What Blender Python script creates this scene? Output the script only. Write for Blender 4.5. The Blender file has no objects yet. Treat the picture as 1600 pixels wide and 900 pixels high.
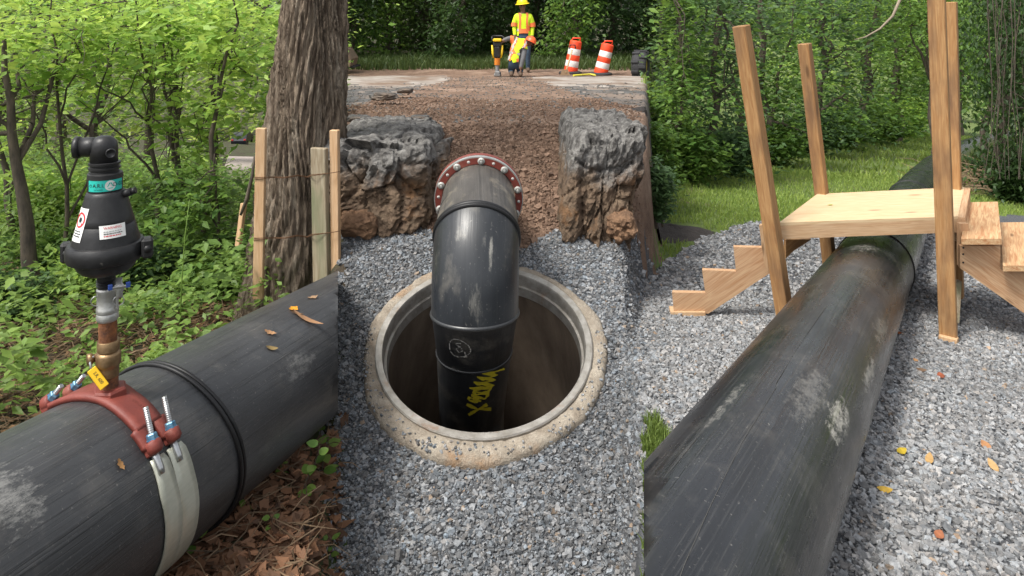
import bpy, math, random
import numpy as np
from mathutils import Vector, Matrix

# ------------------------------------------------------------------ camera, world, sun, exposure
scene = bpy.context.scene
FPX, HOR, CAMZ = 1150.0, 20.0, 1.85            # focal length and horizon row of a 1600x900 frame, eye height
cam_d = bpy.data.cameras.new('camera'); cam = bpy.data.objects.new('camera', cam_d)
scene.collection.objects.link(cam); scene.camera = cam
cam.location = (0, 0, CAMZ); cam.rotation_euler = (math.radians(90), 0, 0)
cam_d.sensor_width = 36.0; cam_d.lens = FPX / 1600 * 36; cam_d.shift_y = -(450 - HOR) / 1600
cam_d.clip_start = 0.05; cam_d.clip_end = 3000

SUN_EL, SUN_AZ = math.radians(58), math.radians(-128)   # azimuth clockwise from +Y: behind the viewer's left shoulder
world = bpy.data.worlds.new('World'); scene.world = world; world.use_nodes = True
wn, wl = world.node_tree.nodes, world.node_tree.links
sky = wn.new('ShaderNodeTexSky'); sky.sky_type = 'NISHITA'; sky.sun_disc = False
sky.sun_elevation = SUN_EL; sky.sun_rotation = SUN_AZ; sky.dust_density = 4.0; sky.air_density = 1.0
hsv = wn.new('ShaderNodeHueSaturation'); hsv.inputs['Saturation'].default_value = 0.22
wl.new(sky.outputs[0], hsv.inputs['Color']); wl.new(hsv.outputs[0], wn['Background'].inputs['Color'])
wn['Background'].inputs['Strength'].default_value = 0.13
sd = bpy.data.lights.new('sun', 'SUN'); sun = bpy.data.objects.new('sun', sd); scene.collection.objects.link(sun)
sd.energy = 2.0; sd.angle = math.radians(14); sd.color = (1.0, 0.96, 0.88)
sun_dir = Vector((math.sin(SUN_AZ) * math.cos(SUN_EL), math.cos(SUN_AZ) * math.cos(SUN_EL), math.sin(SUN_EL)))
sun.rotation_euler = (-sun_dir).to_track_quat('-Z', 'Y').to_euler(); sun.location = sun_dir * 60
vs = scene.view_settings; vs.view_transform = 'Standard'; vs.look = 'None'; vs.gamma = 1.0; vs.use_curve_mapping = False
vs.exposure = 0.95
scene.cycles.use_denoising = True; scene.cycles.max_bounces = 7; scene.cycles.transparent_max_bounces = 6

rng = np.random.default_rng(11); random.seed(11)
COL = scene.collection
W = {}                                          # object name -> world matrix at build time

# ------------------------------------------------------------------ small helpers
def V3(*a): return Vector(a)
def at(px, py, Y): return Vector(((px - 800) / FPX * Y, Y, CAMZ - (py - HOR) / FPX * Y))
def link(o, parent=None, M=None):
    M = M.copy() if M is not None else Matrix.Identity(4)
    COL.objects.link(o)
    if parent is not None:
        o.parent = parent; o.matrix_basis = W[parent.name].inverted() @ M
    else: o.matrix_basis = M
    W[o.name] = M
    return o
def tag(o, label=None, cat=None, group=None, kind=None):
    for k, v in (('label', label), ('category', cat), ('group', group), ('kind', kind)):
        if v: o[k] = v
    return o
def empty(name, loc, label, cat, group=None):
    o = bpy.data.objects.new(name, None); o.empty_display_size = 0.05
    link(o, None, Matrix.Translation(Vector(loc))); return tag(o, label, cat, group)

def mesh_np(name, V, Fs, mats, col=None, uv=None, smooth=False, midx=None):
    """V (n,3); Fs: (m,3)/(m,4) array or list of tuples"""
    me = bpy.data.meshes.new(name); V = np.asarray(V, np.float32)
    if isinstance(Fs, np.ndarray):
        k = Fs.shape[1]; loops = Fs.ravel(); tot = np.full(len(Fs), k)
    else:
        loops = np.array([i for f in Fs for i in f]); tot = np.array([len(f) for f in Fs])
    me.vertices.add(len(V)); me.vertices.foreach_set('co', V.ravel())
    me.loops.add(len(loops)); me.loops.foreach_set('vertex_index', loops.astype(np.int32))
    me.polygons.add(len(tot)); st = np.concatenate(([0], np.cumsum(tot)[:-1]))
    me.polygons.foreach_set('loop_start', st.astype(np.int32))
    me.polygons.foreach_set('use_smooth', np.full(len(tot), smooth))
    if midx is not None: me.polygons.foreach_set('material_index', np.asarray(midx, np.int32))
    if col is not None:
        a = me.color_attributes.new('col', 'FLOAT_COLOR', 'POINT')
        c = np.ones((len(V), 4), np.float32); c[:, :3] = col; a.data.foreach_set('color', c.ravel())
    if uv is not None:
        a = me.attributes.new('puv', 'FLOAT_VECTOR', 'POINT')
        a.data.foreach_set('vector', np.asarray(uv, np.float32).ravel())
    me.update(calc_edges=True); me.validate()
    for m in (mats if isinstance(mats, (list, tuple)) else [mats]): me.materials.append(m)
    return me
def obj(name, me, parent=None, M=None): return link(bpy.data.objects.new(name, me), parent, M)

class MB:
    """collects shapes into one mesh"""
    def __init__(s): s.v, s.f, s.m, s.sm, s.mi = [], [], [], [], 0
    def add(s, vs, fs, smooth=False):
        b = len(s.v); s.v += [tuple(v) for v in vs]; s.f += [tuple(i + b for i in f) for f in fs]
        s.m += [s.mi] * len(fs); s.sm += [smooth] * len(fs); return s
    def box(s, c, sx, sy, sz, R=None, bev=0.0):
        """bevelled box: chamfered along all edges"""
        c = Vector(c); R = R or Matrix.Identity(3); h = (sx / 2, sy / 2, sz / 2); b = min(bev, min(h) * .45)
        if b <= 0:
            vs = [c + R @ Vector((x * h[0], y * h[1], z * h[2])) for x in (-1, 1) for y in (-1, 1) for z in (-1, 1)]
            return s.add(vs, [(0, 1, 3, 2), (4, 6, 7, 5), (0, 4, 5, 1), (2, 3, 7, 6), (0, 2, 6, 4), (1, 5, 7, 3)])
        vs, ix = [], {}
        for x in (-1, 1):
            for y in (-1, 1):
                for z in (-1, 1):
                    for k in range(3):
                        p = [x * h[0], y * h[1], z * h[2]]
                        for j in range(3):
                            if j != k: p[j] -= (x, y, z)[j] * b
                        ix[x, y, z, k] = len(vs); vs.append(c + R @ Vector(p))
        fs = []
        for k in range(3):
            i, j = (k + 1) % 3, (k + 2) % 3
            for sg in (-1, 1):
                q = []
                for a, d in ((-1, -1), (1, -1), (1, 1), (-1, 1)):
                    t = [0, 0, 0]; t[k] = sg; t[i] = a; t[j] = d; q.append(ix[(*t, k)])
                fs.append(tuple(q if sg > 0 else q[::-1]))
            for a in (-1, 1):
                for d in (-1, 1):
                    t0 = [0, 0, 0]; t1 = [0, 0, 0]; t0[i] = t1[i] = a; t0[j] = t1[j] = d; t0[k] = -1; t1[k] = 1
                    q = (ix[(*t0, i)], ix[(*t1, i)], ix[(*t1, j)], ix[(*t0, j)])
                    fs.append(q if a * d > 0 else q[::-1])
        for x in (-1, 1):
            for y in (-1, 1):
                for z in (-1, 1):
                    q = tuple(ix[x, y, z, k] for k in range(3)); fs.append(q if x * y * z > 0 else q[::-1])
        return s.add(vs, fs)
    def tube(s, pts, rad, n=12, caps=True, smooth=True, tw=0.0, flat=1.0, up=None):
        pts = [Vector(p) for p in pts]; k = len(pts)
        rad = [rad] * k if not hasattr(rad, '__len__') else rad
        t = (pts[1] - pts[0]).normalized(); a = up or (Vector((0, 0, 1)) if abs(t.z) < .9 else Vector((0, 1, 0)))
        u = (a - t * a.dot(t)).normalized(); vs, fs = [], []
        for i, p in enumerate(pts):
            t2 = (pts[min(i + 1, k - 1)] - pts[max(i - 1, 0)]).normalized()
            u = (u - t2 * u.dot(t2)).normalized(); w = t2.cross(u)
            for j in range(n):
                A = 2 * math.pi * j / n + tw
                vs.append(p + (u * math.cos(A) + w * math.sin(A) * flat) * rad[i])
        for i in range(k - 1):
            for j in range(n):
                fs.append((i * n + j, i * n + (j + 1) % n, (i + 1) * n + (j + 1) % n, (i + 1) * n + j))
        s.add(vs, fs, smooth)
        if caps: s.f += [tuple(len(s.v) - len(vs) + j for j in reversed(range(n))), tuple(len(s.v) - n + j for j in range(n))]; s.m += [s.mi] * 2; s.sm += [False] * 2
        return s
    def lathe(s, prof, n=32, c=(0, 0, 0), R=None, smooth=True, closed=False, sy=1.0):
        """prof: (r,z) list round local Z"""
        c = Vector(c); R = R or Matrix.Identity(3); vs, fs = [], []
        for r, z in prof:
            for j in range(n):
                A = 2 * math.pi * j / n; vs.append(c + R @ Vector((r * math.cos(A), r * math.sin(A) * sy, z)))
        k = len(prof)
        for i in range(k if closed else k - 1):
            for j in range(n):
                a, b = i * n, ((i + 1) % k) * n
                fs.append((a + j, a + (j + 1) % n, b + (j + 1) % n, b + j))
        return s.add(vs, fs, smooth)
    def prism(s, poly, ext, smooth=False):
        """poly: list of Vectors (planar loop), ext: Vector"""
        n = len(poly); ext = Vector(ext); vs = [Vector(p) for p in poly] + [Vector(p) + ext for p in poly]
        fs = [tuple(range(n))[::-1], tuple(range(n, 2 * n))] + [(i, (i + 1) % n, n + (i + 1) % n, n + i) for i in range(n)]
        return s.add(vs, fs, smooth)
    def quad(s, *p): return s.add(p, [tuple(range(len(p)))])
    def build(s, name, mats, parent=None, M=None, local=False):
        vv = np.array([tuple(v) for v in s.v], np.float64)
        me = mesh_np(name, vv, s.f, mats, midx=s.m)
        me.polygons.foreach_set('use_smooth', s.sm)
        if local or M is None:
            return obj(name, me, parent, M)
        return obj(name, me, parent, M)

def basis(z, x=None):
    z = Vector(z).normalized(); x = Vector(x) if x is not None else (Vector((1, 0, 0)) if abs(z.x) < .9 else Vector((0, 1, 0)))
    x = (x - z * x.dot(z)).normalized(); y = z.cross(x)
    return Matrix((x, y, z)).transposed()
def TRS(loc, R): M = R.to_4x4(); M.translation = Vector(loc); return M
def smooth01(t): t = np.clip(t, 0, 1); return t * t * (3 - 2 * t)

# ------------------------------------------------------------------ materials
def mat(name, c1, c2=None, scale=6.0, rough=.7, metal=0.0, bump=0.0, bscale=None, spec=.4, detail=6.0, stretch=(1, 1, 1),
        coord='Object', ramp=(.35, .65), attr=None, c3=None, c3scale=2.0, c3ramp=(.5, .7), bdist=.01, amix=1.0):
    m = bpy.data.materials.new(name); m.use_nodes = True; n, l = m.node_tree.nodes, m.node_tree.links
    p = n['Principled BSDF']; p.inputs['Roughness'].default_value = rough; p.inputs['Metallic'].default_value = metal
    p.inputs['Specular IOR Level'].default_value = spec; p.inputs['Base Color'].default_value = (*c1, 1)
    if coord == 'puv':
        tc = n.new('ShaderNodeAttribute'); tc.attribute_name = 'puv'; src = tc.outputs['Vector']
    else: tc = n.new('ShaderNodeTexCoord'); src = tc.outputs[coord]
    mp = n.new('ShaderNodeMapping'); mp.inputs['Scale'].default_value = stretch; l.new(src, mp.inputs['Vector'])
    out = None
    def noise(sc, det=detail):
        t = n.new('ShaderNodeTexNoise'); t.inputs['Scale'].default_value = sc; t.inputs['Detail'].default_value = det
        t.inputs['Roughness'].default_value = .62; l.new(mp.outputs[0], t.inputs['Vector']); return t
    def mixrgb(f, a, b, mode='MIX'):
        x = n.new('ShaderNodeMix'); x.data_type = 'RGBA'; x.blend_type = mode
        for s_, v in ((x.inputs['Factor'], f), (x.inputs['A'], a), (x.inputs['B'], b)):
            if hasattr(v, 'is_output') or hasattr(v, 'links'): l.new(v, s_)
            elif isinstance(v, (int, float)): s_.default_value = v
            else: s_.default_value = (*v, 1)
        return x.outputs['Result']
    def rampn(src, a, b):
        r = n.new('ShaderNodeMapRange'); r.inputs['From Min'].default_value = a; r.inputs['From Max'].default_value = b; l.new(src, r.inputs['Value']); return r.outputs[0]
    if c2 is not None:
        t = noise(scale); out = mixrgb(rampn(t.outputs['Fac'], *ramp), c1, c2)
    if c3 is not None:
        t = noise(c3scale); out = mixrgb(rampn(t.outputs['Fac'], *c3ramp), out if out is not None else c1, c3)
    if attr:
        a = n.new('ShaderNodeAttribute'); a.attribute_name = attr
        out = mixrgb(amix, out, a.outputs['Color'], 'MULTIPLY') if out is not None else a.outputs['Color']
    if out is not None: l.new(out, p.inputs['Base Color'])
    if bump:
        t = noise(bscale or scale * 3, 8); b = n.new('ShaderNodeBump'); b.inputs['Strength'].default_value = bump; b.inputs['Distance'].default_value = bdist
        l.new(t.outputs['Fac'], b.inputs['Height']); l.new(b.outputs[0], p.inputs['Normal'])
    return m

def leaf_mat(name, trans=.4, rough=.5):
    m = bpy.data.materials.new(name); m.use_nodes = True; n, l = m.node_tree.nodes, m.node_tree.links
    p = n['Principled BSDF']; p.inputs['Roughness'].default_value = rough; p.inputs['Specular IOR Level'].default_value = .35
    a = n.new('ShaderNodeAttribute'); a.attribute_name = 'col'; l.new(a.outputs['Color'], p.inputs['Base Color'])
    t = n.new('ShaderNodeBsdfTranslucent'); hs = n.new('ShaderNodeHueSaturation'); hs.inputs['Value'].default_value = 1.5; hs.inputs['Hue'].default_value = .485
    l.new(a.outputs['Color'], hs.inputs['Color']); l.new(hs.outputs[0], t.inputs['Color'])
    mx = n.new('ShaderNodeMixShader'); mx.inputs[0].default_value = trans
    l.new(p.outputs[0], mx.inputs[1]); l.new(t.outputs[0], mx.inputs[2]); l.new(mx.outputs[0], n['Material Output'].inputs['Surface'])
    return m

def pipe_mat(name, base=(.018, .019, .021), dust=(.22, .2, .17), dustamt=.5, spot=None, spotcol=(.5, .49, .46), rough=.42, wear=1.0):
    """black polyethylene: long fine scratches along the pipe, dull dust, optional dried splash (s, c, rs, rc)"""
    m = bpy.data.materials.new(name); m.use_nodes = True; n, l = m.node_tree.nodes, m.node_tree.links
    p = n['Principled BSDF']; p.inputs['Specular IOR Level'].default_value = .5
    a = n.new('ShaderNodeAttribute'); a.attribute_name = 'puv'
    def nz(scale, st, det=6, ro=.6, off=(0, 0, 0)):
        mp = n.new('ShaderNodeMapping'); mp.inputs['Scale'].default_value = st; mp.inputs['Location'].default_value = off; l.new(a.outputs['Vector'], mp.inputs['Vector'])
        t = n.new('ShaderNodeTexNoise'); t.inputs['Scale'].default_value = scale; t.inputs['Detail'].default_value = det; t.inputs['Roughness'].default_value = ro
        l.new(mp.outputs[0], t.inputs['Vector']); return t.outputs['Fac']
    def rg(s, a0, b0, lo=0., hi=1.):
        r = n.new('ShaderNodeMapRange'); r.inputs['From Min'].default_value = a0; r.inputs['From Max'].default_value = b0
        r.inputs['To Min'].default_value = lo; r.inputs['To Max'].default_value = hi; l.new(s, r.inputs['Value']); return r.outputs[0]
    def mx(f, A, B):
        x = n.new('ShaderNodeMix'); x.data_type = 'RGBA'; l.new(f, x.inputs['Factor'])
        for s_, v in ((x.inputs['A'], A), (x.inputs['B'], B)):
            if isinstance(v, tuple): s_.default_value = (*v, 1)
            else: l.new(v, s_)
        return x.outputs['Result']
    def mul(A, B, op='MULTIPLY'):
        x = n.new('ShaderNodeMath'); x.operation = op; l.new(A, x.inputs[0])
        if isinstance(B, (int, float)): x.inputs[1].default_value = B
        else: l.new(B, x.inputs[1])
        return x.outputs[0]
    c = mx(rg(nz(3, (1, 2, 1)), .35, .7), base, tuple(b * 1.7 for b in base))
    scr = rg(nz(1.0, (1.6, 95, 1), 5, .65), .52, .68)                      # fine scratches along the pipe
    scr2 = rg(nz(1.0, (.9, 48, 1), 4, .6, (3, 7, 0)), .53, .64)
    cr = rg(nz(1.0, (95, 70, 1), 3, .6, (9, 1, 0)), .64, .72)
    patch = rg(nz(2.2, (1, 1.4, 1), 3, .5, (5, 2, 0)), .4, .65)
    c = mx(mul(mul(scr, patch), .5 * wear), c, (.13, .127, .12)); c = mx(mul(scr2, .38 * wear), c, (.006, .006, .007)); c = mx(mul(cr, .5), c, (.24, .23, .21))
    d = mul(rg(nz(4.5, (1, 1, 1), 9, .7, (1, 4, 0)), .52, .85), dustamt)
    c = mx(d, c, dust)
    if spot:
        s = n.new('ShaderNodeSeparateXYZ'); l.new(a.outputs['Vector'], s.inputs[0])
        for (s0, c0, rs, rc, amt) in spot:
            e1 = mul(mul(mul(s.outputs[0], s0, 'SUBTRACT'), 1 / rs), 2, 'POWER'); e2 = mul(mul(mul(s.outputs[1], c0, 'SUBTRACT'), 1 / rc), 2, 'POWER')
            e = mul(e1, e2, 'ADD'); g = rg(e, 0., 1.0, 1., 0.)
            g = mul(mul(g, 1.0, 'SUBTRACT'), .42); f_ = mul(nz(34, (.5, 1, 1), 10, .8, (s0, c0, 0)), g, 'ADD'); g = mul(rg(f_, .40, .54), amt); c = mx(g, c, spotcol)
    l.new(c, p.inputs['Base Color'])
    r = rg(nz(2.5, (1, 3, 1), 6), .3, .7, rough - .1, rough + .1); l.new(r, p.inputs['Roughness'])
    b = n.new('ShaderNodeBump'); b.inputs['Strength'].default_value = .3 * wear; b.inputs['Distance'].default_value = .004
    l.new(mul(scr, scr2, 'SUBTRACT'), b.inputs['Height']); l.new(b.outputs[0], p.inputs['Normal'])
    return m

def wood_mat(name, light, dark, rough=.65, stain=None):
    """grain runs along the board's own Z"""
    m = bpy.data.materials.new(name); m.use_nodes = True; n, l = m.node_tree.nodes, m.node_tree.links
    p = n['Principled BSDF']; p.inputs['Roughness'].default_value = rough; p.inputs['Specular IOR Level'].default_value = .25
    tc = n.new('ShaderNodeTexCoord'); oi = n.new('ShaderNodeObjectInfo')
    ad = n.new('ShaderNodeVectorMath'); ad.operation = 'ADD'; l.new(tc.outputs['Object'], ad.inputs[0])
    mu = n.new('ShaderNodeVectorMath'); mu.operation = 'SCALE'; mu.inputs['Scale'].default_value = 13.0
    cb = n.new('ShaderNodeCombineXYZ'); [l.new(oi.outputs['Random'], cb.inputs[i]) for i in range(3)]
    l.new(cb.outputs[0], mu.inputs[0]); l.new(mu.outputs[0], ad.inputs[1])
    def nz(scale, st, det=5, dist=0.):
        mp = n.new('ShaderNodeMapping'); mp.inputs['Scale'].default_value = st; l.new(ad.outputs[0], mp.inputs['Vector'])
        t = n.new('ShaderNodeTexNoise'); t.inputs['Scale'].default_value = scale; t.inputs['Detail'].default_value = det; t.inputs['Distortion'].default_value = dist
        l.new(mp.outputs[0], t.inputs['Vector']); return t.outputs['Fac']
    def rg(s, a0, b0, lo=0., hi=1.):
        r = n.new('ShaderNodeMapRange'); r.inputs['From Min'].default_value = a0; r.inputs['From Max'].default_value = b0
        r.inputs['To Min'].default_value = lo; r.inputs['To Max'].default_value = hi; l.new(s, r.inputs['Value']); return r.outputs[0]
    def mx(f, A, B):
        x = n.new('ShaderNodeMix'); x.data_type = 'RGBA'; l.new(f, x.inputs['Factor'])
        for s_, v in ((x.inputs['A'], A), (x.inputs['B'], B)):
            if isinstance(v, tuple): s_.default_value = (*v, 1)
            else: l.new(v, s_)
        return x.outputs['Result']
    g1 = nz(9, (7, 7, .55), 4, 1.2); g2 = nz(60, (5, 5, .12), 3)
    c = mx(rg(g1, .35, .68), light, dark); c = mx(rg(g2, .45, .8, 0, .5), c, tuple(d * .6 for d in dark))
    mk = n.new('ShaderNodeMapping'); mk.inputs['Scale'].default_value = (6, 6, 1.5); l.new(ad.outputs[0], mk.inputs['Vector']); vo = n.new('ShaderNodeTexVoronoi'); vo.inputs['Scale'].default_value = 1.6; l.new(mk.outputs[0], vo.inputs['Vector'])
    c = mx(rg(vo.outputs['Distance'], .07, .15, .8, 0), c, tuple(d * .3 for d in dark))          # knots
    if stain is not None: c = mx(rg(nz(5, (1.6, 1.6, .5), 6), .5, .72, 0, .85), c, stain)
    l.new(c, p.inputs['Base Color'])
    b = n.new('ShaderNodeBump'); b.inputs['Strength'].default_value = .25; b.inputs['Distance'].default_value = .003; l.new(g2, b.inputs['Height']); l.new(b.outputs[0], p.inputs['Normal'])
    return m

M_LEAF = leaf_mat('leaf', .42); M_DEADLEAF = leaf_mat('dead_leaf', .12, .7); M_GRASS = leaf_mat('grass_blade', .3)
M_BARK = mat('bark', (.16, .125, .095), (.055, .042, .032), 9, .9, bump=.8, bscale=24, stretch=(3, 3, .5), c3=(.2, .17, .13), c3scale=3, bdist=.03)
M_BARKS = mat('bark_slender', (.12, .095, .07), (.05, .042, .033), 12, .9, bump=.5, stretch=(2, 2, .6))
M_GRAVBASE = mat('gravel_bed', (.10, .105, .115), (.035, .037, .042), 60, .95, bump=.9, bscale=120, c3=(.16, .165, .175), c3scale=150, c3ramp=(.5, .62), bdist=.015)
M_STONE = mat('crushed_stone', (.95, .95, .95), (.55, .56, .58), 70, .85, attr='col', bump=.35, bscale=180, bdist=.003)
M_FOREST = mat('forest_floor', (.075, .055, .035), (.03, .024, .016), 14, .95, bump=.9, bscale=50, c3=(.05, .075, .02), c3scale=2.2, c3ramp=(.45, .62), bdist=.03)
M_DIRT = mat('red_brown_dirt', (.22, .14, .095), (.125, .076, .052), 7, .95, bump=.9, bscale=34, c3=(.31, .215, .155), c3scale=1.4, c3ramp=(.48, .66), bdist=.03)
M_ASPH = mat('broken_asphalt', (.13, .125, .12), (.05, .048, .046), 5, .9, bump=.8, bscale=30, c3=(.22, .17, .135), c3scale=1.1, c3ramp=(.5, .62), bdist=.03)
M_PALE = mat('pale_pavement', (.36, .325, .29), (.22, .185, .155), 2.5, .9, bump=.4, bscale=40, c3=(.17, .115, .08), c3scale=1.1, c3ramp=(.47, .6))
M_LAWN = mat('lawn_soil', (.13, .18, .045), (.08, .115, .03), 8, .95, bump=.6, bscale=60, c3=(.15, .115, .065), c3scale=1.1, c3ramp=(.56, .68), bdist=.02)
M_DRIVE = mat('driveway_stone', (.42, .36, .33), (.32, .27, .25), 12, .95)

# ------------------------------------------------------------------ the two long pipes, fitted as real cylinders
def rayv(px, py): return Vector(((px - 800) / FPX, 1, -(py - HOR) / FPX))
def fit_pipe(l1, l2, r):
    n1 = rayv(*l1[0]).cross(rayv(*l1[1])).normalized(); n2 = rayv(*l2[0]).cross(rayv(*l2[1])).normalized()
    d = n1.cross(n2).normalized(); d = -d if d.y < 0 else d
    t1 = n1.cross(d); t1 = -t1 if t1.dot(rayv(*l1[0])) < 0 else t1
    t2 = n2.cross(d); t2 = -t2 if t2.dot(rayv(*l2[0])) < 0 else t2
    b = (t1 + t2).normalized(); half = math.acos(max(-1, min(1, t1.dot(t2)))) / 2
    return d, Vector((0, 0, CAMZ)) + b * (r / math.sin(half))
RL, RR = .30, .25
DL, CL = fit_pipe(((0, 677), (492, 440)), ((245, 900), (523, 650)), RL)
DR, CR = fit_pipe(((1012, 715), (1215, 490)), ((1290, 900), (1440, 395)), RR)
def pipe_axes(d):
    up = (Vector((0, 0, 1)) - d * d.z).normalized(); side = d.cross(up).normalized()   # side: right of the pipe looking along it
    return up, side
UL, SL = pipe_axes(DL); UR, SR = pipe_axes(DR)
def pipe_hit(px, py, d, C, r):
    """photo point on the near side of a pipe -> (s along, phi from the top towards the right)"""
    o = Vector((0, 0, CAMZ)); v = rayv(px, py); up, side = pipe_axes(d); w = o - C
    a = Vector((v.dot(up), v.dot(side))); b = Vector((w.dot(up), w.dot(side)))
    A, B, Cq = a.dot(a), 2 * a.dot(b), b.dot(b) - r * r; D = B * B - 4 * A * Cq
    t = (-B - math.sqrt(max(D, 0))) / (2 * A); P = o + v * t
    return (P - C).dot(d), math.atan2((P - C).dot(side), (P - C).dot(up))
def pt(d, C, r, s, phi): up, side = pipe_axes(d); return C + d * s + (up * math.cos(phi) + side * math.sin(phi)) * r

def plane_along(d, C, r, s0):
    up, _ = pipe_axes(d); P = C + d * s0 - up * r; h = Vector((d.x, d.y)); k = d.z / h.length; h.normalize(); return P, h, k
PL, HL, KL = plane_along(DL, CL, RL, 2.5); PR, HR, KR = plane_along(DR, CR, RR, 3.0)
A_L, A_R = (531 - 800) / FPX, (1002 - 800) / FPX
MH_Y, MH_S = 4.06, .404                          # manhole centre distance, slope of the gravel pad
MHC = Vector(((757 - 800) / FPX * MH_Y, MH_Y, 0.0))
def vnoise(x, y, f):
    return np.sin(x * f + 1.3 * np.sin(y * f * .7 + 1)) * np.cos(y * f * 1.1 + 1.7 * np.sin(x * f * .6 + 2))
def right_edge(Y): return A_R + .024 * smooth01((np.asarray(Y, float) - 4.9) / 1.1)      # the pad widens towards the road
def height(X, Y):
    X = np.asarray(X, float); Y = np.asarray(Y, float); a = X / np.maximum(Y, .3)
    al = (X - PL.x) * HL.x + (Y - PL.y) * HL.y; ls = (X - PL.x) * HL.y - (Y - PL.y) * HL.x
    zl = PL.z + KL * np.minimum(al, 110) - .062 * np.clip(al - 5, 0, 105) + .03 * vnoise(X, Y, 1.7) * np.clip(np.abs(ls) - .2, 0, 1)
    ar = (X - PR.x) * HR.x + (Y - PR.y) * HR.y; lr = (X - PR.x) * HR.y - (Y - PR.y) * HR.x
    zr = PR.z + KR * np.minimum(ar, 110) - .05 * np.clip(lr - .2, 0, 1.4) + .012 * vnoise(X, Y, 2.3)
    Yk = np.array([0, 5.0, 5.25, 5.9, 6.35, 6.8, 9, 18, 20, 26, 300]); Zk = np.array([-4.06 * MH_S, .94 * MH_S, .49, .74, .86, .90, .80, .32, .36, .5, .5])
    zm = np.interp(Y, Yk, Zk) + .02 * vnoise(X, Y, 2.1) * smooth01((Y - 4.9) / .6)
    w1 = smooth01((a - A_L) / .055 + 1); w2 = smooth01((a - right_edge(Y)) / np.interp(Y, [4.6, 5.6], [.03, .018]) + 1)
    return zl * (1 - w1) + zm * (w1 - w2) + zr * w2
def hz(x, y): return float(height(x, y))
def on(px, py, y0=.8, y1=140):
    """first ground point seen at a photo point"""
    Y = np.geomspace(y0, y1, 4000); X = (px - 800) / FPX * Y; Z = CAMZ - (py - HOR) / FPX * Y
    i = int(np.argmax(Z < height(X, Y))); return Vector((X[i], Y[i], hz(X[i], Y[i])))
def ycurve(pts):
    q = [on(*p) for p in pts]; a = np.array([v.x / v.y for v in q]); y = np.array([v.y for v in q]); return lambda A: np.interp(A, a, y)
GRAV_TOP = ycurve([(536, 362), (600, 345), (650, 350), (690, 374), (820, 380), (888, 372), (900, 352), (950, 362), (998, 392)])
LAWN_EDGE = ycurve([(1008, 396), (1100, 370), (1190, 346), (1300, 338), (1420, 334), (1600, 337)])
LAWN_NEAR = ycurve([(1004, 655), (1030, 652), (1052, 690), (1060, 760)])
def zone(X, Y):
    """0 forest_floor 1 gravel_pad 2 dirt 3 road 4 pale 5 gravel_path 6 lawn"""
    a = X / np.maximum(Y, .3); z = np.zeros(X.shape, int)
    jit = .10 * vnoise(X, Y, 5.0) + .06 * vnoise(X, Y, 13.0)
    aj = a + .007 * vnoise(X, Y, 6.0) + .006 * vnoise(X, Y, 17.0) + .005 * vnoise(X, Y, 43.0); RE = right_edge(Y); mid = (aj > A_L) & (aj < RE); right = aj >= RE
    z[mid] = 1; z[mid & (Y + jit * .6 > GRAV_TOP(a))] = 2
    far = mid & (Y > 6.6 + jit); u = 800 + FPX * a
    hw = np.interp(Y, [6.5, 7.4, 8.6, 11, 16, 17.5, 18.2], [330, 250, 175, 115, 62, 80, 900]); uc = np.interp(Y, [6.5, 9, 18], [760, 768, 770])
    road = far & (np.abs(u - uc) > hw * (1 + jit)); z[road] = 3
    z[road & (Y > 11.8 + 14 * jit) & (Y < 17.4)] = 4
    z[mid & (Y > 20.5 + jit)] = 0
    z[right] = 5; z[right & (Y + jit > LAWN_EDGE(a))] = 6
    z[right & (a < .232) & (Y < LAWN_NEAR(a) + jit * .3)] = 6
    return z

def build_ground():
    aa = np.concatenate([np.linspace(-3, -.82, 24), np.arange(-.8, .8, .004), np.linspace(.82, 3, 24)])
    yy = np.concatenate([np.geomspace(.5, 1.6, 14)[:-1], np.geomspace(1.6, 7.2, 170), np.geomspace(7.3, 24, 70), np.geomspace(25, 400, 45)])
    A, Y = np.meshgrid(aa, yy); X = A * Y; Z = height(X, Y); n, m = A.shape
    ii = np.arange(n * m).reshape(n, m); Q = np.stack([ii[:-1, :-1], ii[:-1, 1:], ii[1:, 1:], ii[1:, :-1]], -1).reshape(-1, 4)
    V = np.stack([X, Y, Z], -1).reshape(-1, 3); cen = V[Q].mean(1); zn = zone(cen[:, 0], cen[:, 1])
    dm = np.hypot(cen[:, 0] - MHC.x, (cen[:, 1] - MHC.y) * math.hypot(1, MH_S)); keep = dm > .60
    for k, (nm, mt) in enumerate((('forest_floor', M_FOREST), ('gravel_pad', M_GRAVBASE), ('dirt_ground', M_DIRT), ('road', M_ASPH), ('pavement', M_PALE), ('gravel_path', M_GRAVBASE), ('lawn', M_LAWN))):
        sel = Q[(zn == k) & keep]; us, inv = np.unique(sel, return_inverse=True)
        tag(obj(nm, mesh_np(nm, V[us], inv.reshape(-1, 4), mt, smooth=True)), kind='structure')
    b = MB()
    for z, y0, y1, w in ((-24, -600, 900, 900), (-.12, -40, .55, 40)):
        b.quad((-w, y0, z), (w, y0, z), (w, y1, z), (-w, y1, z))
    tag(b.build('ground', M_FOREST), kind='structure')
build_ground()
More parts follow.
